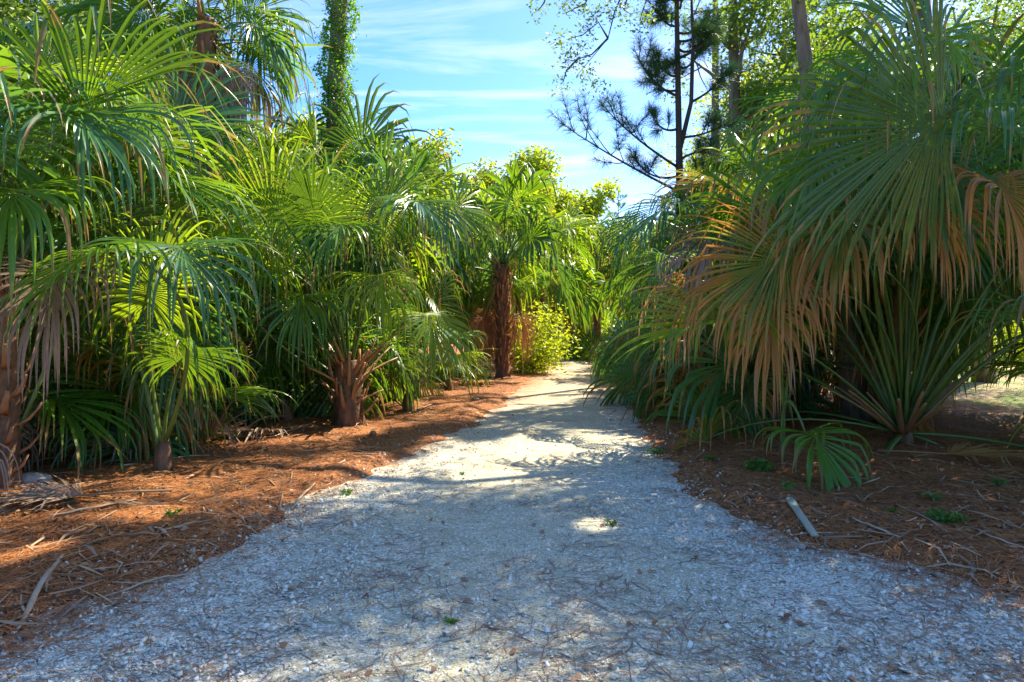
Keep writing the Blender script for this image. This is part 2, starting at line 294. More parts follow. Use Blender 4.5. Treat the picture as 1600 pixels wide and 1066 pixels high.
# ------------------------------------------------------------------ frond geometry
def blade(acc, hub, F, Nn, R, nseg=50, nstep=10, spread=2.6, fold=0.35, droop=1.0, split=0.42, costa=0.28, g=None, ragged=0.15, curl=1.0):
    """costapalmate fan: pleated and joined up to `split`, then free leaflets that hang under their weight"""
    g = g or rng
    F = unit(np.array(F, float)); Nn = np.array(Nn, float); Nn = unit(Nn - np.dot(Nn, F) * F); S = np.cross(F, Nn)
    down = np.array([0, 0, -1.0])
    nc = 8; cp = [np.array(hub, float)]; cf = [F.copy()]; d = F.copy()
    for _ in range(nc):
        d = unit(d + down * 0.07 * droop * curl - Nn * 0.045 * curl); cp.append(cp[-1] + d * costa * R / nc); cf.append(d)
    cp = np.array(cp); cf = np.array(cf)
    t = np.linspace(-1, 1, nseg); a = (1 - np.abs(t)) ** 1.3 * nc
    P = np.stack([np.interp(a, np.arange(nc + 1), cp[:, k]) for k in range(3)], -1)
    Fd = unit(np.stack([np.interp(a, np.arange(nc + 1), cf[:, k]) for k in range(3)], -1))
    Nl = unit(np.cross(S[None], Fd)); Nl = np.where((np.sum(Nl * Nn, -1) < 0)[:, None], -Nl, Nl)
    th = t * spread
    sg = np.sign(t + 1e-6)[:, None]
    side = unit(S[None] * sg * math.cos(fold) + Nl * math.sin(fold))
    D = unit(np.cos(th)[:, None] * Fd + np.abs(np.sin(th))[:, None] * side + g.normal(0, 0.02, (nseg, 3)))
    W = unit(-np.sin(np.abs(th))[:, None] * Fd + np.cos(th)[:, None] * side) * sg
    Ls = R * (1 - 0.30 * np.abs(t) ** 2.2) * (1 + g.normal(0, ragged * 0.5, nseg).clip(-0.4, 0.25))
    Ls = np.where(g.random(nseg) < 0.06, Ls * g.uniform(0.5, 0.75, nseg), Ls)
    dth = 2 * spread / (nseg - 1)
    kd = droop * (1 + g.normal(0, 0.35, nseg)).clip(0.15, 2.2)
    kink = g.uniform(split + 0.1, 0.95, nseg); kinka = np.where(g.random(nseg) < 0.5, g.uniform(0.5, 2.2, nseg), 0)
    sway = g.normal(0, 0.10, (nseg, 3)); sway[:, 2] = 0
    s = np.linspace(0, 1, nstep + 1); C = np.zeros((nseg, nstep + 1, 3)); Wd = np.zeros_like(C); Dd = np.zeros_like(C)
    p_ = P.copy(); d = D.copy(); C[:, 0] = p_; Wd[:, 0] = W; Dd[:, 0] = d
    for k in range(1, nstep + 1):
        f0 = s[k]; ds = 1.0 / nstep
        w = 0.35 if f0 < split else 0.35 + 7.5 * min(1, ((f0 - split) / 0.5)) ** 1.4
        d = unit(d + down * (kd * w * ds)[:, None] + sway * (ds * 2.0 if f0 > split else 0))
        kk = (np.abs(kink - f0) < ds * 0.5) & (kinka > 0); d = unit(d + down * (kinka * kk)[:, None])
        p_ = p_ + d * (Ls * ds)[:, None]; C[:, k] = p_; Dd[:, k] = d
        Wd[:, k] = unit(Wd[:, k - 1] - np.sum(Wd[:, k - 1] * d, -1)[:, None] * d)
    rad = Ls[:, None] * s[None]
    ws = rad * dth * 1.04
    wsp = (Ls * split * dth)[:, None] * 1.04
    q = np.clip((s[None] - split) / (1 - split), 0, 1)
    width = np.where(s[None] <= split, ws, wsp * (0.92 * (1 - q ** 1.6) + 0.03))
    # the costa pushes the segments apart along it, so give the middle ones a minimum width
    width = np.maximum(width, np.where(s[None] <= split, costa * R / nseg * 1.2, 0))
    nrm = np.cross(Dd, Wd); pl = 0.26
    Lf = C - Wd * width[..., None] * 0.5; Rt = C + Wd * width[..., None] * 0.5
    Md = C + nrm * (width * pl)[..., None]
    V = np.stack([Lf, Md, Md, Rt], 2)
    n1 = nstep + 1
    i, j = np.meshgrid(np.arange(nseg), np.arange(nstep), indexing='ij'); b = (i * n1 + j) * 4
    Q = np.concatenate([np.stack([b, b + 1, b + 5, b + 4], -1).reshape(-1, 4), np.stack([b + 2, b + 3, b + 7, b + 6], -1).reshape(-1, 4)])
    U = np.stack([np.repeat(g.random(nseg)[:, None], n1, 1), np.repeat(s[None], nseg, 0)], -1)
    U = np.repeat(U[:, :, None, :], 4, 2)
    acc.add(V, Q, None, U)

def stalk_path(e, Lp, sag, n=9):
    P = [np.zeros(3)]; d = np.array([math.cos(e), 0, math.sin(e)])
    for k in range(n):
        d = unit(d + np.array([0.10 * sag / n * 3, 0, -sag / n * (0.4 + 1.2 * k / n)])); P.append(P[-1] + d * Lp / n)
    return np.array(P), d
LOD = {0: (62, 11, 6), 1: (46, 8, 4), 2: (30, 6, 3)}
LIB = {}
def frond_lib(ebin, style, lod, var, ratio=1.15):
    """style: live / aging / dead; returns (blade mesh, stalk mesh, hub position)"""
    key = (ebin, style, lod, var, ratio)
    if key in LIB: return LIB[key]
    g = np.random.default_rng(abs(hash((ebin, var * 31 + lod, len(style)))) % 99991)
    ns, st, kk = LOD[lod]; e = R_(ebin)
    Lp = ratio; R = 1.1
    sag = g.uniform(0.35, 0.8)
    if style == 'dead': sag = 1.2
    P, d = stalk_path(e, Lp, sag)
    ac = Acc(); tube(ac, P, np.linspace(0.030, 0.013, len(P)), 5 if lod == 0 else 3, 0.5, 0.6)
    Nn = np.array([-d[2], 0, d[0]]); roll = g.normal(0, 0.85)
    Nn = Nn * math.cos(roll) + np.array([0, 1, 0]) * math.sin(roll)
    bl = Acc(); F = unit(d + np.array([0, g.normal(0, 0.15), -0.1]))
    if style == 'dead': blade(bl, P[-1], F, Nn, R * 0.85, ns, st, 1.9, 0.95, 2.6, 0.3, 0.35, g, 0.4, 1.5)
    elif style == 'aging': blade(bl, P[-1], F, Nn, R, ns, st, 2.5, 0.5, 1.7, 0.38, 0.32, g, 0.25, 1.3)
    else: blade(bl, P[-1], F, Nn, R, ns, st, g.uniform(1.9, 2.65), g.uniform(0.1, 0.55), g.uniform(0.4, 1.1) if ebin > 44 else g.uniform(0.7, 1.7), g.uniform(0.42, 0.52), 0.28, g, 0.25, g.uniform(0.6, 1.3))
    LIB[key] = (bl, ac, P[-1], {})
    return LIB[key]
def lib_mesh(entry, matname, stalkmat):
    bl, ac, hub, cache = entry
    k = (matname, stalkmat)
    if k not in cache: cache[k] = (bl.mesh('frond', M[matname]), ac.mesh('leaf_stalk', M[stalkmat]))
    return cache[k]

# places where direct sun reaches the ground in the photo: fronds that would stand in those rays are left off
LIT = [(gp(u, v), r) for u, v, r in [(770, 745, .5), (820, 720, .6), (870, 695, .55), (730, 740, .35), (850, 730, .4), (790, 690, .4), (690, 688, .3), (930, 822, .22),
       (600, 680, .45), (520, 705, .45), (470, 712, .3), (220, 820, .3), (20, 885, .25), (640, 668, .4), (700, 640, .5), (780, 638, .6), (830, 630, .7), (740, 648, .5), (880, 607, .9), (820, 610, .8), (830, 585, 1.2), (850, 556, 1.5), (900, 575, .9)]]
LIT += [((-2.35, 10.5, 0.6), .35), ((-0.2, 20.6, 2.0), .5)]
def blocks_sun(c, rad):
    for (q, r) in LIT:
        v = Vector(c) - Vector((*q, 0)[:3]); t = v.dot(SUN)
        if t > 0 and (v - SUN * t).length < rad * 0.75 + r: return True
    return False

OPEN = [(380, 480, 660, 700, 10.3), (90, 370, 420, 620, 5.9), (745, 425, 850, 600, 20.2), (455, 575, 640, 700, 10.4), (1240, 500, 1570, 720, 9.6), (120, 600, 380, 760, 7.6), (1490, 530, 1640, 660, 15), (255, 20, 410, 200, 12.0), (300, 20, 560, 150, 11.9), (560, 0, 1050, 150, 20)]
def boots(root, base, top_, r, n, dense=True):
    ac = Acc(); P = np.array([[0, 0, 0], [0.10, 0, 0.10], [0.16, 0, 0.24], [0.20, 0, 0.36]])
    tube(ac, P, [0.06, 0.045, 0.035, 0.028], 5, 0.5, 0.45); me = ac.mesh('leaf_boot', M['boot'])
    for k in range(n):
        f = (k + 0.5) / n; z = base + (top_ - base) * f; az = k * 2.4 + rnd.uniform(-.2, .2)
        o = obj('leaf_boot', me, root, (math.cos(az) * r * 0.92, math.sin(az) * r * 0.92, z)); o.rotation_euler = (rnd.uniform(-.2, .2), rnd.uniform(-.25, .25), az)
        s = rnd.uniform(0.45, 0.95) if root.location.y < 9 else rnd.uniform(0.55, 1.15); o.scale = (s, s, s * rnd.uniform(0.7, 1.2))

def trunk_mesh(h, r, lean=(0, 0), jit=0.07):
    n = max(5, int(h / 0.18)); z = np.linspace(-0.1, h, n); q = np.clip(z / h, 0, 1) ** 1.5
    P = np.stack([lean[0] * q, lean[1] * q, z], -1)
    rr = r * (1 + 0.25 * np.exp(-z / 0.25)); ac = Acc(); tube(ac, P, rr, 14, 0.5, 1, 0.12); return ac.mesh('trunk', M['trunk'])

PG = 'cabbage palms along the shell path'
def palm(label, x, y, h, n, R=1.25, Lp=1.5, old=0, dead=0, e=(82, -8), mat='green', lod=None, r=0.17, nb=None, azc=None, azw=None, skip_lit=True, cut=0, seed=None, deadmat='dead', spreadbase=0.06):
    g = random.Random(seed if seed is not None else int(x * 100 + y * 37))
    dist = math.hypot(x, y)
    if lod is None: lod = 0 if dist < 11.5 else (1 if dist < 19 else 2)
    root = thing('cabbage_palm', label, 'palm', (x, y, float(gz(x, y)) - 0.02), PG)
    if h > 0.25: obj('trunk', trunk_mesh(h, r), root)
    else:
        ac = Acc(); tube(ac, [[0, 0, -0.1], [0, 0, 0.05], [0, 0, 0.22], [0, 0, 0.34]], [r * .5, r * .6, r * .5, r * .2], 10, 0.5, 1, 0.08); obj('trunk', ac.mesh('trunk', M['trunk']), root)
    if h > 0.5: boots(root, 0.15, h, r, nb or int(h * 22))
    def put(kind, ang, el, sc, mt, stm, z0):
        eb = int(round(el / 12.0)) * 12; entry = frond_lib(eb, kind, lod, g.randrange(6), min((0.8, 1.15, 1.6, 2.1), key=lambda q_: abs(q_ - Lp / R)))
        sx = R * sc
        hub = Vector((entry[2][0] * sx, entry[2][1] * sx, entry[2][2] * sx)); hub.rotate(Euler((0, 0, ang)))
        wc = Vector((x, y, z0)) + hub
        if skip_lit and blocks_sun(wc, R * 0.8): return
        l_, r_ = edges(wc.y)
        if kind != 'dead' and l_ - 0.3 < wc.x < r_ + 0.3 and wc.z < 3.2 and wc.y < 24: return     # the path is kept clear
        if wc.y < 5.4 and abs(wc.x) < 6.0: return
        hv = Vector((math.cos(ang), math.sin(ang), 0)) * R * 0.45
        for q_ in (wc, wc + hv, wc + hv - Vector((0, 0, R * 0.5)), wc + hv * 1.5 - Vector((0, 0, R * 0.8))):     # openings between the crowns
            if q_.y < 0.5: return
            uu = 800 + FPX * q_.x / q_.y; vv = HZ - FPX * (q_.z - CH) / q_.y
            for (u0, v0, u1, v1, dm) in OPEN:
                if u0 < uu < u1 and v0 < vv < v1 and q_.y < dm: return
        bm, sm = lib_mesh(entry, mt, stm)
        fr = obj('frond', bm, root, (math.cos(ang) * spreadbase, math.sin(ang) * spreadbase, z0)); fr.rotation_euler = (g.uniform(-.12, .12), g.uniform(-.08, .08), ang)
        fr.scale = (sx, sx, sx); obj('leaf_stalk', sm, fr)
        if mt in ('dead', 'rust'): fr['label'] = 'dead brown frond'
        elif mt in ('aging', 'tan'): fr['label'] = 'yellowing frond with orange tips'
    zt = max(h, 0.12)
    n = int(n * 1.3)
    for k in range(n):
        f = (k + 0.5) / n; el = e[0] + (e[1] - e[0]) * f ** 0.9 + g.uniform(-7, 7)
        ang = k * 2.39996 + g.uniform(-.3, .3)
        if azc is not None: ang = azc + ((ang % 6.283) - 3.1416) / 3.1416 * azw
        mt = mat
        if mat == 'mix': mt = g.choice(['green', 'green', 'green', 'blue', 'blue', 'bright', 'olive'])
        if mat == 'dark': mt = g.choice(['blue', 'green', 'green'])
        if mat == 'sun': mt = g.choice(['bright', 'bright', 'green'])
        put('live', ang, el, g.uniform(0.85, 1.12), mt, 'stalk', zt - f * min(0.5, h * 0.4))
    for k in range(old):
        ang = k * 2.39996 + 1.0 + g.uniform(-.4, .4)
        if azc is not None: ang = azc + ((ang % 6.283) - 3.1416) / 3.1416 * azw
        put('aging', ang, g.uniform(-30, 14), g.uniform(0.8, 1.05), g.choice(['aging', 'aging', 'tan']), 'stalk', zt - 0.35 * min(1, h))
    for k in range(dead):
        ang = k * 2.39996 + 2.0 + g.uniform(-.4, .4)
        put('dead', ang, g.uniform(-80, -45) if h > 0.9 else g.uniform(5, 35), g.uniform(0.7, 0.95), deadmat, 'stalk_old', zt - g.uniform(0.1, 0.5) * min(1, h))
    for k in range(cut):       # old leaf stalks whose blades are gone
        ang = k * 2.39996 + g.uniform(-.3, .3); ln = g.uniform(0.45, 1.1); el = R_(g.uniform(22, 68)); z0 = g.uniform(0.1, max(0.25, h * 0.9))
        ac = Acc(); P, d = stalk_path(el, ln, 0.15, 5); tube(ac, P, np.linspace(0.045, 0.02, 6), 5, 0.5, 0.5)
        o = obj('dead_stalk', ac.mesh('dead_stalk', M['stalk_old']), root, (math.cos(ang) * 0.1, math.sin(ang) * 0.1, z0)); o.rotation_euler = (0, 0, ang)
    return root
def hero(root, hub, F, Nn, R, mat='green', base=None, ctrl=None, stalk='stalk', lab=None, **kw):
    """one frond placed by its hub point; the stalk runs from the palm's crown"""
    o0 = np.array(root.location); hub = np.array(hub, float) - o0; base = np.array(base if base is not None else (0, 0, 0.25), float) - (o0 if base is not None else 0)
    F = unit(np.array(F, float))
    c = np.array(ctrl, float) - o0 if ctrl is not None else hub - F * np.linalg.norm(hub - base) * 0.45
    t = np.linspace(0, 1, 14)[:, None]; P = (1 - t) ** 2 * base + 2 * t * (1 - t) * c + t * t * hub
    bl = Acc(); blade(bl, hub, F, Nn, R, kw.pop('nseg', 56), kw.pop('nstep', 13), **kw)
    fr = obj('frond', bl.mesh('frond', M[mat]), root); ac = Acc(); tube(ac, P, np.linspace(0.032, 0.014, 14), 6, 0.5, 0.6)
    obj('leaf_stalk', ac.mesh('leaf_stalk', M[stalk]), fr)
    if lab: fr['label'] = lab
    fr['keep'] = 1
    return fr

# ------------------------------------------------------------------ palms, left of the path
A = palm('young palm with long green stalks rising straight from the litter, front left', *gp(255, 745), 0.1, 3, R=1.0, Lp=2.0, e=(84, 65), dead=1, seed=3)
hero(A, p3(190, 395, 6.0), (-0.55, -0.75, 0.25), (-0.2, -.3, 1), 1.05, 'green', spread=2.5, fold=0.2, droop=1.15)
hero(A, p3(265, 385, 6.6), (0.75, -0.6, 0.25), (0.2, -.3, 1), 1.15, 'blue', spread=2.6, fold=0.2, droop=1.1)
hero(A, p3(235, 470, 7.0), (0.15, -0.15, 0.9), (0, -1, .2), 0.95, 'bright', spread=2.6, fold=0.15, droop=0.5)
hero(A, p3(285, 560, 7.0), (0.5, -0.4, 0.6), (-.3, .8, .5), 0.8, 'green', spread=2.7, fold=0.1, droop=0.6)
B = palm('tall palm at the left edge of the view with fronds reaching out over the frame', *gp(5, 775), 2.0, 18, R=1.35, Lp=1.6, old=2, dead=2, e=(85, -15), mat='mix', seed=5, nb=34, r=0.13)
hero(B, p3(95, 425, 6.2), (0.2, -0.8, -0.1), (0, -.3, 1), 1.0, 'dead', spread=1.9, fold=0.5, droop=2.0, lab='dead tan frond hanging straight down')
hero(B, p3(30, 300, 6.0), (0.3, -0.7, 0.2), (0, -.3, 1), 1.2, 'green', base=p3(5, 420, 6.5), spread=2.5, fold=0.3, droop=1.3)
hero(B, p3(110, 190, 6.2), (0.6, -0.5, 0.3), (0, -.3, 1), 1.25, 'blue', base=p3(5, 420, 6.5), spread=2.5, fold=0.3, droop=1.2)
B2 = palm('second palm from the left edge, standing behind the young one', -5.1, 8.9, 2.6, 18, R=1.25, Lp=1.6, dead=3, old=1, e=(82, -20), mat='mix', seed=6)
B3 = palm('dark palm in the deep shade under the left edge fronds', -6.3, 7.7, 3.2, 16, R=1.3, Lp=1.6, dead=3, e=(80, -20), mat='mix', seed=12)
B4 = palm('palm just under and in front of the tall skirted palm, upper left', -4.9, 11.6, 2.7, 18, R=1.25, Lp=1.5, dead=3, e=(80, -25), mat='mix', seed=14)
D = palm('palm with an orange booted base ringed by bare old stalks, left of the path', *gp(545, 672), 1.0, 16, R=1.15, Lp=2.2, dead=1, e=(86, 35), mat='mix', cut=20, r=0.2, seed=21)
hero(D, p3(545, 352, 9.6), (-0.2, -0.85, 0.35), (0, -.3, 1), 1.15, 'green', base=p3(543, 590, 10.6), spread=2.6, fold=0.15, droop=1.25)
hero(D, p3(640, 318, 10.0), (0.6, -0.6, 0.3), (0.2, -.3, 1), 1.15, 'blue', base=p3(547, 590, 10.6), spread=2.6, fold=0.2, droop=1.2)
hero(D, p3(440, 420, 9.6), (-0.6, -0.7, 0.2), (-.2, -.3, 1), 1.15, 'green', base=p3(540, 595, 10.6), spread=2.6, fold=0.2, droop=1.3)
hero(D, p3(478, 460, 9.4), (0.0, -0.95, 0.0), (0, 0, 1), 1.0, 'green', base=p3(540, 600, 10.6), spread=2.6, fold=0.2, droop=1.3)
hero(D, p3(665, 490, 10.3), (0.5, -0.75, -0.1), (0.3, -.4, 1), 1.05, 'bright', base=p3(550, 610, 10.6), spread=2.7, fold=0.1, droop=1.1)
hero(D, p3(345, 385, 9.3), (-0.1, -0.1, 0.9), (0, -1, .1), 0.95, 'green', base=p3(538, 600, 10.6), spread=2.5, fold=0.1, droop=0.35)
E = palm('palm with a rounded crown of stiff fans behind the booted palm, left of the path', -2.35, 13.8, 3.0, 20, R=1.2, Lp=1.35, dead=2, e=(88, 0), mat='mix', seed=31)
E2 = palm('palm standing deep behind the booted palm with its crown against the sky', -4.1, 15.2, 3.9, 20, R=1.3, Lp=1.5, dead=2, e=(85, -20), mat='mix', seed=33)
F = palm('palm with dark trunk and hanging skirt of rusty dead fronds where the path narrows', *gp(785, 592), 3.4, 22, R=1.4, Lp=1.6, dead=26, e=(85, -5), mat='mix', nb=110, r=0.2, seed=41, skip_lit=False, deadmat='rust')
F2 = palm('palm between the rounded crown and the rusty skirted palm, left of the path', -3.2, 19.0, 4.0, 18, R=1.3, Lp=1.5, dead=2, e=(84, -20), mat='mix', seed=43)
palm('stunted palm with a drying brown fan at the foot of the left palm row', *gp(722, 600), 0.1, 6, R=0.8, Lp=0.6, old=3, e=(60, 5), seed=44)
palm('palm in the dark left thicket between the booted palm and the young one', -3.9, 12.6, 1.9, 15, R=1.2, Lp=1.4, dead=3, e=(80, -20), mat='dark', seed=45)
palm('palm farthest left in the second row of the thicket', -8.3, 10.5, 4.0, 16, R=1.4, Lp=1.6, dead=2, e=(80, -20), mat='mix', seed=46)
palm('palm under the vine covered trunk in the left thicket', -5.2, 17.5, 4.6, 18, R=1.35, Lp=1.6, dead=2, e=(80, -20), mat='mix', seed=47)
palm('palm in the shade behind the left thicket, below the tall skirted palm', -8.0, 15.0, 4.4, 16, R=1.4, Lp=1.6, dead=2, mat='mix', seed=48)
G1 = palm('palm with arching green fans on the left bank just past the rusty skirted palm', 0.2, 24.6, 2.9, 20, R=1.4, Lp=1.6, e=(82, -10), mat='mix', seed=51)
palm('low trunkless palm in the shade just behind the young palm', -4.7, 9.3, 0.1, 9, R=1.0, Lp=1.15, dead=2, e=(80, 25), mat='mix', seed=151)
palm('low trunkless palm filling the gap left of the booted palm', -3.6, 10.9, 0.1, 10, R=1.05, Lp=1.3, dead=2, e=(80, 30), mat='dark', seed=152)
palm('low trunkless palm at the far left under the hanging dead frond', -6.0, 7.9, 0.1, 9, R=1.05, Lp=1.2, dead=3, e=(80, 20), mat='dark', seed=153)
palm('low trunkless palm right behind the booted palm', -1.9, 12.4, 0.1, 9, R=1.0, Lp=1.2, e=(80, 30), mat='mix', seed=154)
palm('low trunkless palm between the booted palm and the rusty skirted one', -1.5, 16.2, 0.1, 9, R=1.1, Lp=1.2, e=(80, 20), mat='sun', seed=155)
hero(D, p3(400, 380, 9.9), (-0.5, -0.7, 0.1), (-.2, -.3, 1), 1.2, 'blue', base=p3(540, 595, 10.6), spread=2.6, fold=0.25, droop=1.5)
hero(D, p3(590, 430, 9.7), (0.3, -0.9, 0.0), (0, -.3, 1), 1.0, 'bright', base=p3(545, 595, 10.6), spread=2.6, fold=0.25, droop=1.4)
# the tall palm whose crown leaves the frame at the top
T = palm('tall palm with a thick skirt of grey dead fronds below its crown, upper left', -5.45, 12.2, 7.0, 17, R=1.1, Lp=1.0, old=1, dead=34, e=(80, 15), mat='dark', r=0.16, nb=50, seed=61, lod=1)

# ------------------------------------------------------------------ palms at the bend, far end
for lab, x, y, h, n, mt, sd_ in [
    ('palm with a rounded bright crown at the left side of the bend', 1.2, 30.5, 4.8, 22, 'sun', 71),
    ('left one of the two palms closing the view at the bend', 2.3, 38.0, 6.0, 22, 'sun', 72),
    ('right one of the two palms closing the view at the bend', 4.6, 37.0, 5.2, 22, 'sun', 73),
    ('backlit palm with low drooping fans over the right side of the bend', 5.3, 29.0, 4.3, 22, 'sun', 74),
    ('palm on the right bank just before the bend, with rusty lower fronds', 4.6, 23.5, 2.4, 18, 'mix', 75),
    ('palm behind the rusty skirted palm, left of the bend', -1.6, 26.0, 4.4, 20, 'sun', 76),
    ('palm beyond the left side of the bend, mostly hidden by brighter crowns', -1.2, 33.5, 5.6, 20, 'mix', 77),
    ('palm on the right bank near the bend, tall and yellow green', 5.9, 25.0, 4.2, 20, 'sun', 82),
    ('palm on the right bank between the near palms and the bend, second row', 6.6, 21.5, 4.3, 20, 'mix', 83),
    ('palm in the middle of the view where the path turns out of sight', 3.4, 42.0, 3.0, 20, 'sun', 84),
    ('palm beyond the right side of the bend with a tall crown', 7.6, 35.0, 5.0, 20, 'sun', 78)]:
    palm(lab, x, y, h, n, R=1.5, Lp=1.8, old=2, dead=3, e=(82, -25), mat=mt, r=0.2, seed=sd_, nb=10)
palm('low clump of palm fans on the ground at the very end of the path', 3.0, 36.0, 0.1, 12, R=1.2, Lp=0.9, e=(70, 5), mat='sun', seed=79)
palm('low dark palm seedling at the right foot of the bend', 4.6, 32.0, 0.1, 12, R=1.3, Lp=1.1, e=(70, 5), mat='mix', seed=80)

# ------------------------------------------------------------------ palms, right of the path
R1 = palm('big palm right of the path whose green leaf stalks fan out from one dark base', *gp(1410, 702), 0.22, 22, R=1.35, Lp=2.9, e=(84, 38), old=7, mat='mix', r=0.22, cut=20, seed=91)
b1 = p3(1410, 655, 9.0)
hero(R1, p3(1472, 192, 5.9), (-0.93, 0.05, -0.22), (0.05, 1.0, 0.35), 1.6, 'olive', base=b1, ctrl=p3(1385, -190, 7.0), spread=1.75, fold=0.08, droop=0.6, split=0.58, nseg=74, costa=0.15, ragged=.25, curl=.4)
hero(R1, p3(1238, 396, 7.3), (-0.85, -0.15, -0.3), (0, -.95, .3), 1.3, 'aging', base=b1, ctrl=p3(1500, 380, 8.2), spread=1.7, fold=0.1, droop=0.5, curl=.4, lab='fan shaped frond, green with orange drying leaflets')
hero(R1, p3(1478, 90, 7.6), (-0.45, 0.0, 0.85), (0.5, -.8, .2), 1.35, 'blue', base=b1, spread=2.3, fold=0.2, droop=0.5)
hero(R1, p3(1330, 330, 7.4), (-0.5, -0.6, 0.1), (-.2, -.3, 1), 1.25, 'aging', base=b1, spread=2.6, fold=0.3, droop=1.6, lab='frond with long drooping tan tips')
hero(R1, p3(1545, 285, 6.9), (0.1, -0.8, -0.1), (0, -.3, 1), 1.25, 'tan', base=b1, spread=2.2, fold=0.5, droop=2.0, lab='dried tan frond hanging straight down')
hero(R1, p3(1440, 300, 7.3), (0.1, -0.7, -0.2), (0, -.3, 1), 1.1, 'tan', base=b1, spread=1.8, fold=0.5, droop=2.0, lab='dried tan frond hanging straight down')
hero(R1, p3(1210, 470, 7.8), (-0.4, -0.6, -0.3), (-.2, -.3, 1), 1.1, 'tan', base=b1, ctrl=p3(1400, 400, 8.4), spread=2.2, fold=0.5, droop=2.0, lab='rust orange frond hanging straight down')
hero(R1, p3(1400, 85, 6.6), (-0.6, -0.5, 0.1), (-.2, -.3, 1), 1.25, 'green', base=b1, ctrl=p3(1440, -150, 7.6), spread=2.6, fold=0.3, droop=1.4)
hero(R1, p3(1545, 200, 6.0), (0.5, -0.5, 0.0), (.2, -.3, 1), 1.2, 'blue', base=b1, ctrl=p3(1500, -100, 7.4), spread=2.5, fold=0.3, droop=1.3)
hero(R1, p3(1290, 245, 6.9), (-0.6, -0.6, 0.1), (-.2, -.3, 1), 1.15, 'green', base=b1, spread=2.6, fold=0.3, droop=1.3)
hero(R1, p3(1330, 150, 7.4), (-0.9, -0.2, 0.35), (-.2, -.3, 1), 1.4, 'green', base=b1, spread=2.5, fold=0.25, droop=0.9)
hero(R1, p3(1580, 120, 6.8), (0.6, -0.6, 0.2), (0, -.3, 1), 1.4, 'blue', base=b1, spread=2.5, fold=0.25, droop=1.3)
hero(R1, p3(1390, 240, 7.6), (0.1, -0.8, 0.1), (0, -.3, 1), 1.35, 'blue', base=b1, spread=2.6, fold=0.25, droop=1.3)
R2 = palm('palm with drying grey and tan lower fronds leaning toward the path, right side', 4.35, 11.2, 1.4, 20, R=1.35, Lp=1.6, old=12, dead=2, e=(80, -10), mat='dark', seed=101)
hero(R2, p3(1065, 318, 10.0), (-0.85, -0.3, 0.2), (-.2, -.3, 1), 1.15, 'blue', base=(4.35, 11.2, 1.4), spread=2.5, fold=0.2, droop=1.1)
hero(R2, p3(1120, 365, 9.6), (-0.6, -0.6, 0.1), (-.2, -.3, 1), 1.15, 'dead', base=(4.35, 11.2, 1.4), spread=2.3, fold=0.4, droop=1.8, lab='grey dead frond with drooping leaflets')
hero(R2, p3(1150, 300, 10.3), (-0.7, -0.3, 0.5), (-.2, -.3, 1), 1.25, 'aging', base=(4.35, 11.2, 1.4), spread=2.5, fold=0.25, droop=0.6)
hero(R2, p3(1015, 340, 12.6), (-0.8, -0.3, 0.1), (-.2, -.3, 1), 1.15, 'blue', base=(4.35, 11.2, 1.4), spread=2.5, fold=0.2, droop=1.2)
hero(R2, p3(1040, 400, 11.2), (-0.7, -0.5, 0.0), (-.2, -.3, 1), 1.15, 'green', base=(4.35, 11.2, 1.4), spread=2.5, fold=0.3, droop=1.5)
hero(R2, p3(1090, 440, 9.8), (-0.6, -0.6, -0.1), (-.2, -.3, 1), 1.1, 'tan', base=(4.35, 11.2, 1.4), spread=2.3, fold=0.4, droop=1.8, lab='rust orange frond hanging straight down')
R2b = palm('palm with yellow tinged fans between the two big right hand palms', 5.6, 13.2, 2.4, 18, R=1.35, Lp=1.6, old=4, dead=2, e=(80, -10), mat='mix', seed=103)
R3 = palm('low palm with thin teal leaflets below the drying fronds, right of the path', *gp(1150, 648), 0.1, 9, R=0.95, Lp=0.85, e=(75, 20), mat='blue', seed=105)
R4 = palm('small palm with one drooping green fan near the right gravel edge', *gp(1222, 735), 0.05, 0, R=0.8, Lp=0.8, r=0.05, seed=107)
hero(R4, p3(1258, 676, 7.1), (0.25, -0.9, 0.15), (0.1, -.3, 1), 0.85, 'green', base=(*gp(1222, 735), 0.1), ctrl=p3(1218, 560, 7.5), spread=2.1, fold=0.3, droop=1.5, nseg=26, costa=0.3)
hero(R4, p3(1225, 640, 7.6), (-0.02, 0.0, 1), (0.3, -1, 0), 0.85, 'bright', base=(*gp(1222, 735), 0.1), spread=0.22, fold=0.1, droop=0.05, nseg=9, costa=0.1, lab='unopened spear leaf')
palm('thin fronded palm at the right edge of the view before the sunny clearing', 7.0, 8.6, 0.3, 8, R=1.0, Lp=1.2, e=(75, 15), mat='sun', seed=109)
palm('palm rising behind the big stalk-fanned palm, filling the upper right corner', 8.7, 10.4, 3.2, 18, R=1.45, Lp=1.7, old=3, dead=1, e=(82, -15), mat='dark', seed=111)
palm('palm on the right bank halfway to the bend, next to the path', 3.9, 16.0, 1.6, 16, R=1.2, Lp=1.4, old=4, dead=2, e=(80, -10), mat='mix', seed=113)
palm('palm behind the halfway one on the right bank, in the second row', 5.9, 18.5, 2.6, 16, R=1.3, Lp=1.5, old=3, dead=2, e=(80, -15), mat='mix', seed=115)
palm('palm with a high crown rising just behind the big fan at the upper right', 6.0, 10.6, 3.4, 18, R=1.35, Lp=1.5, old=2, e=(84, 0), mat='mix', seed=161)
palm('palm with a high crown between the upper right trunks and the big fan', 6.9, 13.2, 4.6, 20, R=1.4, Lp=1.6, old=4, e=(84, -5), mat='dark', seed=162)
palm('palm with yellow lit fans left of the big fan at the upper right', 5.6, 15.4, 3.9, 18, R=1.35, Lp=1.5, old=3, e=(84, -10), mat='mix', seed=163)
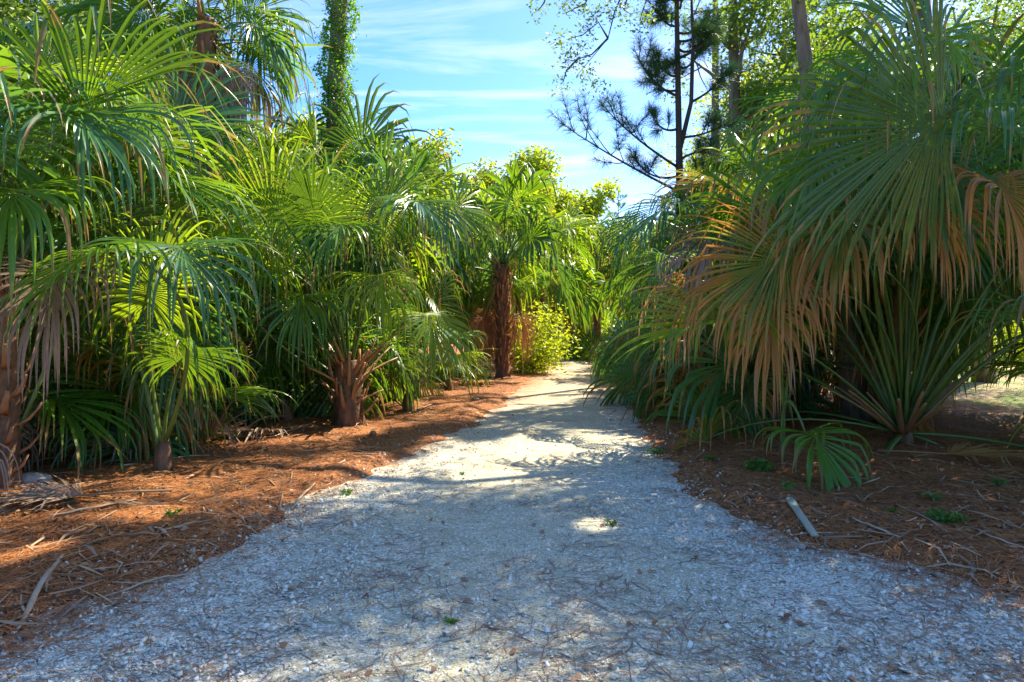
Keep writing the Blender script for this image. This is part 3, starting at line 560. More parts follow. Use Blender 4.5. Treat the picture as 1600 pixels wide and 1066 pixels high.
palm('low palm with fans resting on the straw halfway along the right bank', 3.3, 14.2, 0.1, 9, R=0.95, Lp=0.8, e=(70, 10), mat='blue', seed=117)
palm('low palm at the dark right foot of the path before the bend', 3.9, 20.2, 0.1, 10, R=1.0, Lp=1.0, old=2, e=(70, 10), mat='mix', seed=119)

# ------------------------------------------------------------------ trees
def lit_gap(Pw, pad=0.0):
    """True for points of a canopy that do not stand in the rays that reach the sunlit spots"""
    ok_ = np.ones(len(Pw), bool); S_ = np.array(SUN)
    for (q, r) in LIT:
        v = Pw - np.array((*q, 0)[:3]); t_ = v @ S_; ok_ &= ~((t_ > 0) & (np.linalg.norm(v - t_[:, None] * S_, axis=1) < r * 0.8 + pad))
    return ok_
def leaves(acc, P, size, g, flat=0.5):
    """pointed leaf blades of two bent quads at the points P"""
    n = len(P); d = unit(g.normal(size=(n, 3)) * [1, 1, 0.6] + [0, 0, -0.15]); w = unit(np.cross(d, g.normal(size=(n, 3)))); nr = np.cross(d, w)
    s = size * g.uniform(0.6, 1.25, n)[:, None]
    a0 = P; m1 = P + d * s * 0.5 + w * s * 0.24 + nr * s * 0.06; m2 = P + d * s * 0.5 - w * s * 0.24 + nr * s * 0.06; t_ = P + d * s - nr * s * 0.12
    V = np.stack([a0, m1, t_, m2], 1).reshape(-1, 3); i = np.arange(n)[:, None] * 4
    U = np.repeat(np.stack([g.random(n), g.random(n) * 0.5], -1)[:, None], 4, 1)
    acc.add(V, None, np.concatenate([i + [0, 1, 2], i + [0, 2, 3]]), U)
def limb(p, d, ln, g, wob=0.25, n=7, up=0.0):
    P = [np.array(p, float)]; d = np.array(d, float)
    for k in range(n):
        d = unit(d + g.normal(0, wob, 3) * 0.5 + np.array([0, 0, up])); P.append(P[-1] + d * ln / n)
    return np.array(P)
def tree(name, label, x, y, H, cr, mat, nleaf=9000, size=0.16, r=0.16, bark='bark', group=None, bare=0.45, seed=1, lean=(0, 0), squash=0.8, nl=9, cat='tree', bare_tree=False):
    g = np.random.default_rng(seed); root = thing(name, label, cat, (x, y, float(gz(x, y)) - 0.03), group)
    tr = Acc(); z = np.linspace(0, 1, 12)
    P = np.stack([lean[0] * z ** 1.3 + 0.15 * np.sin(z * 5 + seed), lean[1] * z ** 1.3 + .1 * np.cos(z * 4 + seed), z * H * 0.86], -1)
    tube(tr, P, r * (1 - 0.75 * z) + r * 0.3 * np.exp(-z * 14), 9, 0.5, 1, 0.04); obj('trunk', tr.mesh('trunk', M[bark]), root)
    cl = []
    for k in range(nl):
        f = bare + (0.98 - bare) * (k + 0.5) / nl; b = P[min(11, int(f * 11))]
        az = k * 2.4 + g.uniform(-.4, .4); el = g.uniform(0.15, 0.8) + f * 0.4
        L_ = cr * g.uniform(0.6, 1.0) * (1.15 - 0.5 * f)
        lp = limb(b, (math.cos(az) * math.cos(el), math.sin(az) * math.cos(el), math.sin(el)), L_, g)
        ac = Acc(); tube(ac, lp, np.linspace(r * 0.32, r * 0.07, 8), 5, 0.5)
        for q in range(4 if not bare_tree else 9):
            s0 = lp[g.integers(2, 8)]; tw = limb(s0, unit(g.normal(size=3) + [0, 0, .4]), L_ * g.uniform(0.3, 0.55), g, 0.4)
            tube(ac, tw, np.linspace(r * 0.11, r * 0.03, 8), 3, 0.5); cl += [tw[4], tw[7]]
        obj('limb', ac.mesh('limb', M[bark]), root); cl += [lp[5], lp[7]]
    if not bare_tree:
        cl.append(P[-1]); cl = np.array(cl); c = cl[g.integers(0, len(cl), nleaf)]; rad = cr * 0.28
        off = unit(g.normal(size=(nleaf, 3))) * (g.random(nleaf) ** 0.45)[:, None] * rad * [1, 1, squash]
        PP = c + off; PP = PP[lit_gap(PP + np.array(root.location))]
        ac = Acc(); leaves(ac, PP, size, g); fo = obj('foliage', ac.mesh('foliage', M[mat]), root)
    return root

BG = 'leafy trees beyond the palms'
tree('broadleaf_tree', 'tallest yellow green tree rising over the far end of the path', 0.4, 40, 12.2, 4.2, 'sun_leaf', 20000, 0.30, 0.25, group=BG, seed=2)
tree('broadleaf_tree', 'yellow green tree just right of the tallest one at the far end', 3.8, 42, 10.8, 3.6, 'sun_leaf', 16000, 0.30, 0.22, group=BG, seed=3)
tree('broadleaf_tree', 'smaller darker tree just right of the far yellow green crowns', 6.0, 46, 9.0, 2.8, 'oak_leaf', 9000, 0.30, 0.2, group=BG, seed=4)
tree('broadleaf_tree', 'sunlit tree showing yellow behind the rounded crown of the left palms', -4.0, 24, 8.4, 3.0, 'sun_leaf', 12000, 0.22, 0.2, group=BG, seed=5)
tree('broadleaf_tree', 'sunlit tree glowing between the skirted palm and the vine covered trunk', -7.2, 20, 8.3, 2.6, 'sun_leaf', 12000, 0.18, 0.2, group=BG, seed=6)
tree('broadleaf_tree', 'leafy tree behind the crown of the tall skirted palm', -8.2, 16.5, 9.8, 3.0, 'oak_leaf', 14000, 0.14, 0.2, group=BG, seed=7)
tree('broadleaf_tree', 'leafy tree filling the sky behind the palms at the upper left corner', -12.0, 16, 10.5, 4.5, 'oak_leaf', 18000, 0.16, 0.25, group=BG, seed=8)
tree('broadleaf_tree', 'dense tree behind the upper right palm fronds', 13.0, 19.0, 11.5, 4.2, 'oak_leaf', 16000, 0.13, 0.25, group=BG, seed=9, bark='bark')
tree('broadleaf_tree', 'spindly tree with a pale trunk leaning in the middle of the right hand tree group', 8.6, 21.5, 13.0, 2.6, 'oak_leaf', 7000, 0.15, 0.17, group=BG, seed=10, bare=0.62, lean=(0.5, 0))
tree('broadleaf_tree', 'pale trunked tall tree nearest the dark slender pine', 6.1, 19.5, 15.0, 3.0, 'oak_leaf', 8000, 0.15, 0.30, group=BG, seed=12, bare=0.6, lean=(0.3, 0))
tree('bare_tree', 'leafless twiggy tree top just above the left palm crowns', -3.2, 27.0, 10.2, 2.0, 'oak_leaf', 0, 0.1, 0.10, bark='bark_dark', seed=13, bare_tree=True, bare=0.6, nl=12)
tree('broadleaf_tree', 'round yellow green tree standing in the sunny clearing behind the right edge palm', 26.0, 34, 7.5, 5.0, 'sun_leaf', 15000, 0.3, 0.25, group=BG, seed=14, bare=0.2)
tree('broadleaf_tree', 'tree at the far side of the clearing, left of the round one', 18.5, 37, 9.0, 4.5, 'sun_leaf', 15000, 0.3, 0.25, group=BG, seed=15, bare=0.2)

# far woodland that closes the horizon (reads as one mass)
g = np.random.default_rng(5); ac = Acc()
th = g.uniform(0, 2 * math.pi, 520); rr = g.uniform(62, 95, 520)
for a_, r_ in zip(th, rr):
    cx, cy_ = math.sin(a_) * r_, math.cos(a_) * r_; hh = g.uniform(4.0, 8.0); n_ = 150
    off = unit(g.normal(size=(n_, 3))) * (g.random(n_) ** 0.4)[:, None] * [4.5, 4.5, hh * 0.55]
    leaves(ac, np.array([cx, cy_, hh * 0.5]) + off, 1.1, g)
tag(obj('far_woodland', ac.mesh('far_woodland', M['oak_leaf'])), 'far belt of woodland closing the horizon behind everything', 'woodland', kind='stuff')

# vine covered trunk
vt = thing('vine_covered_tree', 'straight trunk wrapped in bright green climbing vines, upper left of the sky', 'tree', (-4.05, 16.0, 0))
z = np.linspace(0, 11.5, 26); ac = Acc(); tube(ac, np.stack([0.08 * np.sin(z * .7), 0 * z, z], -1), np.linspace(0.24, 0.17, 26), 10, .5, 1, .05); obj('trunk', ac.mesh('trunk', M['bark']), vt)
g = np.random.default_rng(3); n_ = 15000; zz = g.uniform(3.0, 11.5, n_); aa = g.uniform(0, 6.28, n_); bulge = 0.26 + 0.13 * np.sin(zz * 2.3) * np.sin(zz * 5.1 + aa) + g.exponential(0.055, n_)
ac = Acc(); leaves(ac, np.stack([0.08 * np.sin(zz * .7) + np.cos(aa) * bulge, np.sin(aa) * bulge, zz], -1), 0.085, g); obj('vine_leaves', ac.mesh('vine_leaves', M['vine_leaf']), vt)

# pines: bottle-brush tufts of long needles
def tuft(acc, P, D, n, ln, g, w=0.0028):
    """needles along a twig: P points, D directions"""
    k = len(P); idx = g.integers(0, k, n); d = unit(unit(D[idx]) * 0.75 + unit(g.normal(size=(n, 3))) * 0.85); s = ln * g.uniform(0.6, 1.1, n)[:, None]
    side = unit(np.cross(d, g.normal(size=(n, 3)))) * w; b0 = P[idx] + g.normal(0, 0.01, (n, 3))
    mid = b0 + d * s * 0.55; tip = b0 + d * s + np.array([0, 0, -0.12]) * s
    V = np.stack([b0 - side, b0 + side, mid + side, mid - side, tip], 1).reshape(-1, 3); i = np.arange(n)[:, None] * 5
    acc.add(V, i + [0, 1, 2, 3], i + [3, 2, 4], np.repeat(np.stack([g.random(n), 0.3 * g.random(n)], -1)[:, None], 5, 1))
def pine_branch(root, base, ctrl, end, mat, g, nsub=7, ln=0.34, dens=150, r=0.035, lim=False):
    base, ctrl, end = (np.array(v, float) for v in (base, ctrl, end))
    if lim and not lit_gap(np.stack([base * .5 + end * .5, end, end * 1.15 - base * .15]) + np.array(root.location), 0.3).all(): return
    t = np.linspace(0, 1, 10)[:, None]
    P = (1 - t) ** 2 * base + 2 * t * (1 - t) * ctrl + t * t * end
    ac = Acc(); tube(ac, P, np.linspace(r, 0.010, 10), 5, .5); nd = Acc(); L_ = np.linalg.norm(end - base)
    T_ = unit(np.gradient(P, axis=0)); tuft(nd, P[6:], T_[6:], dens, ln, g)
    for q in range(nsub):
        f = 0.40 + 0.58 * q / nsub; k = int(f * 9); d = unit(T_[k] + g.normal(0, 0.75, 3) + [0, 0, 0.35])
        tw = limb(P[k], d, L_ * g.uniform(0.22, 0.40), g, 0.2, 5, 0.10); tube(ac, tw, np.linspace(0.014, 0.006, 6), 4, .5)
        tuft(nd, tw[2:], unit(np.gradient(tw, axis=0))[2:], dens, ln, g)
    b = obj('branch', ac.mesh('branch', M['bark_dark']), root); obj('needles', nd.mesh('needles', M[mat]), b)
pd = 15.5; X0 = p3(1062, 290, pd)
pine = thing('pine_sapling', 'slender dark pine with bare lower stem and bottle brush needles against the sky', 'pine tree', (X0.x, pd, 0)); o0 = Vector((X0.x, pd, 0))
def q3(u, v, d=pd): return np.array(p3(u, v, d) - o0)
t = np.linspace(0, 1, 16); sp = np.stack([np.interp(t, [0, .42, .7, 1], [0.1, 0, -0.05, -0.1]), 0 * t, t * 11.2], -1)
ac = Acc(); tube(ac, sp, np.linspace(0.12, 0.035, 16), 8, .5, 1, .03); fk = np.array([q3(1062, 235), q3(1080, 160), q3(1083, 60), q3(1078, -60)]); tube(ac, fk, [.06, .05, .04, .02], 6, .5); obj('trunk', ac.mesh('trunk', M['bark_dark']), pine)
g = np.random.default_rng(9)
for (a_, c_, e_, ns) in [((1062, 300), (960, 250), (880, 195), 9), ((1060, 262), (985, 215), (942, 165), 8), ((1062, 275), (1010, 290), (985, 235), 5), ((1060, 150), (1020, 140), (992, 80), 7),
                         ((1062, 140), (1030, 150), (1015, 115), 6), ((1080, 160), (1120, 140), (1135, 110), 6), ((1062, 215), (1100, 215), (1140, 190), 6), ((1062, 250), (1090, 232), (1110, 240), 5),
                         ((1062, 200), (1030, 215), (1015, 170), 5), ((1064, 285), (1100, 270), (1118, 262), 5)]:
    pine_branch(pine, q3(*a_), q3(*c_, pd - 0.2), q3(*e_, pd + g.uniform(-.8, .8)), 'pine', g, ns)
for k in range(16):
    v = 130 - k * 13; dx = g.uniform(-60, 75); sg = q3(1062, v); pine_branch(pine, sg, sg + np.array([dx * .006, g.normal(0, .3), -0.05]), q3(1062 + dx, v - g.uniform(20, 60), pd + g.uniform(-1, 1)), 'pine_light' if k % 2 else 'pine', g, 6, 0.33, 140)
p2x = p3(966, 300, 46)
p2 = thing('pine_sapling', 'tiny distant pine top poking up left of the dark pine\'s foot', 'pine tree', (p2x.x, 46, 0)); ac = Acc(); tube(ac, [[0, 0, 0], [0, 0, 4], [0, 0, 10.5]], [.12, .08, .02], 6, .5); obj('trunk', ac.mesh('trunk', M['bark_dark']), p2)
for k in range(16):
    zt = 7.2 + k * 0.22; a_ = k * 2.4; L_ = 1.1 * (11 - zt) / 3.5 + 0.25
    pine_branch(p2, (0, 0, zt), (math.cos(a_) * L_ * .5, math.sin(a_) * L_ * .5, zt), (math.cos(a_) * L_, math.sin(a_) * L_, zt + .35), 'pine_light', g, 3, 0.28, 110)
def big_pine(label, x, y, H, r, z0, seed, mat='pine_light', n=15, lean=0.0):
    g = np.random.default_rng(seed); root = thing('pine_tree', label, 'pine tree', (x, y, 0), 'tall pines upper right'); z = np.linspace(0, 1, 14)
    P = np.stack([lean * z ** 1.5, 0 * z, z * H], -1); ac = Acc(); tube(ac, P, np.linspace(r, r * .3, 14), 9, .5, 1, .05); obj('trunk', ac.mesh('trunk', M['bark']), root)
    for k in range(n):
        f = (z0 + (H - z0) * (k + .3) / n) / H; b_ = np.array([lean * f ** 1.5, 0, f * H]); a_ = k * 2.4 + g.uniform(-.3, .3); L_ = g.uniform(1.2, 2.2); d_ = np.array([math.cos(a_), math.sin(a_), 0]) * L_
        pine_branch(root, b_, b_ + d_ * .5 + [0, 0, -.1], b_ + d_ + [0, 0, .5], mat, g, 8, 0.26, 170, 0.05, True)
big_pine('tall pine with pale bark, leftmost big trunk of the upper right group', 7.0, 23.5, 15, 0.24, 10.2, 21)
big_pine('tall pine whose needles hang over the middle of the upper right group', 9.3, 24.0, 15, 0.20, 9.6, 22, lean=0.4)
big_pine('tall pine at the right of the upper right group, thin forked top', 11.2, 23.0, 14, 0.16, 9.4, 23, lean=-0.4)

# oak limb hanging into the sky from above the frame: tree stands right of the path
ok = thing('oak_tree', 'oak whose thin twigs with small leaf clusters hang into the sky', 'tree', (9.6, 15.5, 0)); o1 = np.array((9.6, 15.5, 0)); g = np.random.default_rng(15)
ac = Acc(); tube(ac, [[0, 0, 0], [-.1, 0, 3], [0, 0, 6], [-.3, 0, 9], [-.6, 0, 11.5]], [.32, .26, .22, .18, .1], 10, .5, 1, .04); obj('trunk', ac.mesh('trunk', M['bark']), ok)
def o3(u, v, d): return np.array(p3(u, v, d)) - o1
lf = Acc(); main = np.array([[-.3, 0, 9], o3(1230, -180, 14.5), o3(1080, -110, 14), o3(960, -50, 13.5), o3(860, -30, 13.2)]); tt_ = np.linspace(0, 4, 24); main = np.stack([np.interp(tt_, range(5), main[:, k]) for k in range(3)], -1)
ac = Acc(); tube(ac, main, np.linspace(.12, .03, 24), 6, .5)
def cluster(p_, n, s=0.22, size=0.085): leaves(lf, np.array(p_) + g.normal(0, s * 0.55, (n, 3)), size, g)
for pts, cl in [(((985, -40), (960, 20), (950, 60), (900, 120)), ((905, 70), (915, 118), (935, 135))), (((950, 60), (925, 85), (895, 95), (880, 92)), ((900, 95), (882, 90))),
                (((860, -30), (850, 5), (843, 14), (838, 18)), ((842, 12),)), (((930, -40), (915, 5), (885, 20), (878, 22)), ((905, 12), (925, 20), (882, 8), (945, 15))),
                (((950, 60), (935, 35), (910, 55), (885, 62)), ((874, 60), (920, 45))), (((985, -20), (975, 15), (985, 22), (1000, 18)), ((960, 5), (975, 22))), (((905, 90), (885, 110), (880, 128), (876, 130)), ((876, 132),)),
                (((1040, -60), (1010, 0), (1000, 30), (1008, 45)), ((1003, 40), (1012, 30)))]:
    tw = np.array([o3(u, v, 13.3) for u, v in pts]); tube(ac, tw, [.022, .014, .010, .005], 4, .5)
    for u, v in cl: cluster(o3(u, v, 13.3 + g.uniform(-.2, .2)), 70, 0.22)
for k in range(14): cluster(main[4 + k] + g.normal(0, .5, 3) + [0, 0, .3], 120, 0.5)

obj('limb', ac.mesh('limb', M['bark_dark']), ok); obj('foliage', lf.mesh('foliage', M['oak_leaf']), ok)

CAN = 'broad oaks whose crowns shade the near part of the path'
for lab, x, y, H, sd_ in [('oak farther right whose crown hangs over the upper right corner', 8.8, 11.2, 12.5, 32)]:
    tree('oak_tree', lab, x, y, H, 4.6, 'oak_leaf', 34000, 0.10, 0.28, group=CAN, seed=sd_, bare=0.62, nl=15, squash=0.6)
for lab, x, y, H, cr_, b_, sd_ in [('oak between the pines and the big right palm, its crown reaching out of the frame', 5.7, 11.3, 13.0, 4.6, .7, 41), ('leafy oak with its crown low behind the palm fronds at the upper right', 8.6, 18.6, 11.0, 3.0, .5, 42),
        ('oak standing behind the three tall pines', 9.6, 26.5, 12.5, 3.6, .45, 43), ('farther oak behind the right bank, seen between the pine trunks', 9.0, 32.0, 11.0, 3.4, .45, 44)]:
    tree('oak_tree', lab, x, y, H, cr_, 'sun_leaf' if sd_ > 42 else 'oak_leaf', 36000 if sd_ == 41 else 9000, 0.11 if sd_ == 41 else .2, 0.2, group='oaks behind the right hand palms', seed=sd_, bare=b_, nl=12, squash=0.7, lean=(-1.6 if sd_ == 41 else 0, 0.3))
# bright shrubs
def shrub(label, x, y, w, h, mat, n, size, seed, cat='shrub'):
    g = np.random.default_rng(seed); root = thing('leafy_shrub', label, cat, (x, y, float(gz(x, y)) - .02)); st = Acc(); P_ = []
    for k in range(9):
        l_ = limb((0, 0, 0), unit(np.array([g.normal(0, .5), g.normal(0, .5), 1])), h * g.uniform(.7, 1.05), g, .25); tube(st, l_, np.linspace(.02, .006, 8), 4, .5); P_ += list(l_[2:])
    P_ = np.array(P_); c = P_[g.integers(0, len(P_), n)] + g.normal(0, 1, (n, 3)) * [w * .22, w * .22, h * .12]; c[:, 2] = np.abs(c[:, 2]); ac = Acc(); leaves(ac, c, size, g)
    obj('stem', st.mesh('stem', M['bark']), root); obj('foliage', ac.mesh('foliage', M[mat]), root)
shrub('bright yellow green shrub crowding the left edge of the path before the bend', *gp(832, 583), 1.5, 2.2, 'sun_leaf', 4500, .15, 1)
shrub('low sunlit shrub at the end of the path, left of the orange fronds', 3.1, 33.5, 1.6, 1.2, 'sun_leaf', 2500, .15, 2)
shrub('small dark bush at the left end of the path where it bends away', 0.6, 37.0, 1.6, 1.6, 'oak_leaf', 2500, .15, 3)
shrub('sunny bush in the clearing seen under the right hand stalks', 15.5, 24.0, 3.0, 2.2, 'sun_leaf', 5000, .16, 4)
shrub('second sunny bush in the clearing, at the right edge of the view', 17.5, 22.5, 2.6, 2.6, 'sun_leaf', 5000, .16, 5)
shrub('dark understory bush in the shade between the left palms', -5.6, 10.6, 2.0, 1.6, 'oak_leaf', 4000, .10, 6)
shrub('dark leafy bush at the back of the shade behind the young palm', -4.6, 9.9, 2.2, 1.3, 'oak_leaf', 4000, .09, 7)
shrub('dark leafy bush in the deep shade left of the booted palm', -3.7, 12.0, 2.4, 1.4, 'oak_leaf', 4500, .10, 8)
shrub('dark bush behind the trunks at the far left', -7.2, 9.6, 2.4, 1.8, 'oak_leaf', 4500, .10, 9)

# ------------------------------------------------------------------ litter
def ribbons(n, ymin, ymax, ln, w, where, g, lift=0.012, curve=0.25, xmax=0.86, pw=1.0, clump=0):
    y = np.exp(g.uniform(math.log(ymin), math.log(ymax), n * 3)); x = g.uniform(-xmax, xmax, n * 3) * (y + 1.0)
    if clump:
        ci = g.integers(0, clump, n * 3); x = x[ci] + g.normal(0, .16, n * 3); y = y[ci] + g.normal(0, .16, n * 3)
    o = outside(x, y); keep = where(o, g.random(n * 3), x, y) & (y > ymin * .7); x = x[keep][:n]; y = y[keep][:n]; n = len(x)
    a_ = g.uniform(0, 2 * math.pi, n); L_ = ln * g.uniform(0.5, 1.2, n); b_ = a_ + g.normal(0, curve, n)
    z0 = top(x, y) + g.uniform(0.002, lift, n)
    p0 = np.stack([x, y, z0], -1); d0 = np.stack([np.cos(a_), np.sin(a_), 0 * a_], -1); d1 = np.stack([np.cos(b_), np.sin(b_), 0 * a_], -1)
    p1 = p0 + d0 * L_[:, None] * .5; p2 = p1 + d1 * L_[:, None] * .5
    p1[:, 2] = top(p1[:, 0], p1[:, 1]) + g.uniform(0.003, lift * 1.6, n); p2[:, 2] = top(p2[:, 0], p2[:, 1]) + g.uniform(0.001, lift * 1.2, n)
    ww = (w * g.uniform(0.6, 1.3, n))[:, None]; s0 = np.stack([-np.sin(a_), np.cos(a_), g.normal(0, .35, n)], -1) * ww; s1 = np.stack([-np.sin(b_), np.cos(b_), g.normal(0, .35, n)], -1) * ww
    V = np.stack([p0 - s0 * .5, p0 + s0 * .5, p1 + s0, p1 - s0, p2 + s1 * .3, p2 - s1 * .3], 1).reshape(-1, 3); i = np.arange(n)[:, None] * 6
    ac = Acc(); ac.add(V, np.concatenate([i + [0, 1, 2, 3], i + [3, 2, 4, 5]]), None, np.repeat(np.stack([g.random(n), 0 * a_], -1)[:, None], 6, 1)); return ac
g = np.random.default_rng(101)
tag(obj('pine_straw', ribbons(95000, 2.6, 30, 0.17, 0.0024, lambda o, r, x, y: (o > 0.0) | (r < np.clip(np.exp(o * 4.5), 0, 1) * 0.7), g).mesh('pine_straw', M['needle'])), 'rust brown pine straw carpeting both banks of the path', 'pine straw', kind='stuff')
tag(obj('fallen_needles', ribbons(9000, 2.0, 24, 0.17, 0.0026, lambda o, r, x, y: (o < 0.1), g, 0.006, clump=650).mesh('fallen_needles', M['needle_path'])), 'brown pine needles scattered over the shell path', 'pine needles', kind='stuff')
tag(obj('dry_leaf_litter', ribbons(2000, 2.8, 22, 0.34, 0.008, lambda o, r, x, y: (o > 0.12), g, 0.03, 0.5).mesh('dry_leaf_litter', M['straw'])), 'pale dry strips of palm leaf lying in the pine straw', 'leaf litter', kind='stuff')
tag(obj('fallen_leaves', ribbons(6000, 2.4, 22, 0.06, 0.016, lambda o, r, x, y: (o > 0.0) | (r < .06), g, 0.015, 0.5).mesh('fallen_leaves', M['leafbrown'])), 'small brown dead leaves on the straw and gravel', 'leaf litter', kind='stuff')

# shell fragments: flattened eight sided chips
n_ = 120000; y = np.exp(g.uniform(math.log(1.9), math.log(12), n_)); x = g.uniform(-0.9, 0.9, n_) * (y + .7); o = outside(x, y); l, r = edges(y); c_ = np.abs(2 * (x - l) / (r - l) - 1)
keep = ((o < -0.02) & (g.random(n_) < 0.16 + 0.9 * np.clip((c_ + 0.25 * wav(x, y) - .35) / .4, 0, 1))) | ((o >= -0.02) & (g.random(n_) < np.exp(-np.maximum(o, 0) * 4) * .8))
x = x[keep]; y = y[keep]; n_ = len(x); s = g.lognormal(math.log(0.0095), 0.45, n_).clip(0.003, 0.028)
base = np.array([[1, 0, 0], [0.1, .75, 0], [-.9, .15, 0], [-.1, -.7, 0], [0, 0, .28], [0, 0, -.28]]); a_ = g.uniform(0, 6.28, n_); ti = g.normal(0, .5, (n_, 2))
V = base[None] * s[:, None, None]; V[:, :, 2] += V[:, :, 0] * ti[:, :1] + V[:, :, 1] * ti[:, 1:]; ca, sa = np.cos(a_)[:, None], np.sin(a_)[:, None]
V = np.stack([V[..., 0] * ca - V[..., 1] * sa + x[:, None], V[..., 0] * sa + V[..., 1] * ca + y[:, None], V[..., 2] + (top(x, y) + s * 0.2)[:, None]], -1)
F_ = np.array([[0, 1, 4], [1, 2, 4], [2, 3, 4], [3, 0, 4], [1, 0, 5], [2, 1, 5], [3, 2, 5], [0, 3, 5]]); T_ = (np.arange(n_)[:, None, None] * 6 + F_[None]).reshape(-1, 3)
tag(obj('shell_gravel', mesh('shell_gravel', V, None, T_, np.repeat(np.stack([g.random(n_) ** 0.8, 0 * x], -1)[:, None], 6, 1).reshape(-1, 2), M['chip'], False)), 'loose white and grey crushed shell chips on the path', 'gravel', kind='stuff')

# single fallen pieces one can point to
def fallen(name, label, cat, pts, w, mat, flat=0.35, ends=(0.6, 0.4)):
    P = np.array([[*gp(u, v), 0] for u, v in pts]); P[:, 2] = top(P[:, 0], P[:, 1]) + w * flat + 0.008; c0 = P[0].copy(); k = len(P)
    tt_ = np.linspace(0, k - 1, 10); P = np.stack([np.interp(tt_, range(k), P[:, q]) for q in range(3)], -1); P[3:7, 2] += 0.012
    ac = Acc(); tube(ac, P - c0, w * np.concatenate([np.linspace(ends[0], 1, 4), np.ones(3), np.linspace(1, ends[1], 3)]), 6, rnd.random(), flat, 0.04)
    return tag(obj(name, ac.mesh(name, M[mat]), None, c0), label, cat)
M['stalk_pale'] = plain_mat('stalk_pale', (0.42, 0.36, 0.24), (0.30, 0.38, 0.26), 3, 0.6, 0.2)
M['stick'] = plain_mat('stick_tan', (0.34, 0.22, 0.12), (0.52, 0.38, 0.24), 6, 0.7, 0.3)
fallen('cut_leaf_stalk', 'short cut palm stalk, grey green at its wide end, on the right bank', 'palm stalk', [(1234, 798), (1254, 828), (1274, 848)], 0.034, 'stalk_pale', .5, (1.2, .9))
fallen('leaf_stalk', 'pale split stalk lying slanted beside the left edge of the gravel', 'palm stalk', [(492, 762), (470, 782), (455, 800)], 0.016, 'stick')
fallen('leaf_stalk', 'long tan stalk pointing toward the gravel from the lower left corner', 'palm stalk', [(98, 888), (66, 925), (28, 990)], 0.018, 'stick')
fallen('leaf_stalk', 'flat tan strip along the edge of the gravel, lower left', 'palm stalk', [(300, 900), (245, 912), (162, 938)], 0.014, 'stick')
fallen('leaf_stalk', 'broad pale stalk lying across the straw at the left, above the sunny spot', 'palm stalk', [(212, 798), (150, 818), (75, 828)], 0.026, 'stick', .3)
fallen('leaf_stalk', 'tan stalk lying level in the straw right of the cut stalk', 'palm stalk', [(1332, 828), (1370, 845), (1408, 858)], 0.017, 'stick')
fallen('leaf_stalk', 'long curved yellow strip at the far right of the straw bank', 'palm stalk', [(1504, 832), (1545, 862), (1600, 876)], 0.013, 'stick')
fallen('leaf_stalk', 'narrow yellow strip running down from the drooping fan, right bank', 'palm stalk', [(1400, 800), (1450, 828), (1482, 855)], 0.010, 'stick')
fallen('twig', 'short pale twig near the right edge of the gravel', 'twig', [(1150, 848), (1175, 856), (1202, 861)], 0.008, 'stick', .8)
fallen('twig', 'small upright-looking twig at the right gravel edge beside the pale one', 'twig', [(1221, 862), (1224, 878), (1228, 892)], 0.008, 'stick', .8)
fallen('leaf_stalk', 'grey stalk in the dark straw near the booted palm', 'palm stalk', [(636, 652), (660, 645), (680, 636)], 0.022, 'stick')
fallen('leaf_stalk', 'long thin stalk lying in the shade between the young and the booted palm', 'palm stalk', [(320, 690), (420, 700), (500, 668)], 0.016, 'stick')
fallen('leaf_stalk', 'tan stalk beside the sunny spot on the left bank', 'palm stalk', [(240, 835), (252, 845), (264, 855)], 0.014, 'stick')
# fallen dead fans
def fallen_fan(label, u, v, az, R, mat='dead', spread=1.2, tilt=0.15):
    x, y = gp(u, v); root = thing('fallen_frond', label, 'palm frond', (x, y, float(gz(x, y)) + 0.05)); bl = Acc(); F_ = (math.cos(az), math.sin(az), tilt)
    blade(bl, (0, 0, 0), F_, (0, 0, 1), R, 30, 9, spread, 0.1, 0.12, 0.45, 0.15, np.random.default_rng(int(u)), .3, 0.2)
    for k, vv in enumerate(bl.V): bl.V[k] = np.concatenate([vv[:, :2], np.maximum(vv[:, 2:], -0.03 + 0.01 * np.sin(vv[:, :1] * 40))], 1)
    obj('blade', bl.mesh('blade', M[mat]), root); ac = Acc(); d = np.array(F_) * [1, 1, 0]; tube(ac, [[0, 0, 0], list(-d * .35 + [0, 0, .01]), list(-d * .7)], [.016, .018, .024], 5, .5, .5); obj('leaf_stalk', ac.mesh('leaf_stalk', M['stalk_old']), root)
fallen_fan('dead grey fan lying in the dark behind the young palm\'s stalks', 215, 722, 3.9, 0.9, tilt=.45)
fallen_fan('dead fan crumpled in the straw at the lower left', 130, 800, 3.4, 0.8)
fallen_fan('grey dead fan in the dark shade between the left palms', 420, 690, 4.4, 0.8, tilt=.3)
fallen_fan('dead fan propped upright against the trunks in the left shade', 330, 705, 4.9, 0.8, tilt=.9)
fallen_fan('tangled dead fan in the dark at the far left behind the pale rock', 40, 735, 4.2, 1.0, tilt=.6)
fallen_fan('brown dead fan beside the trunk of the second palm from the left', 120, 715, 5.2, 0.9, tilt=.8)
fallen_fan('dry fan flattened on the ground under the big right palm', 1480, 730, -0.3, 0.8, 'tan')
fallen_fan('dead fan at the foot of the rusty skirted palm', 745, 605, 4.2, 0.9, 'tan', tilt=.3)
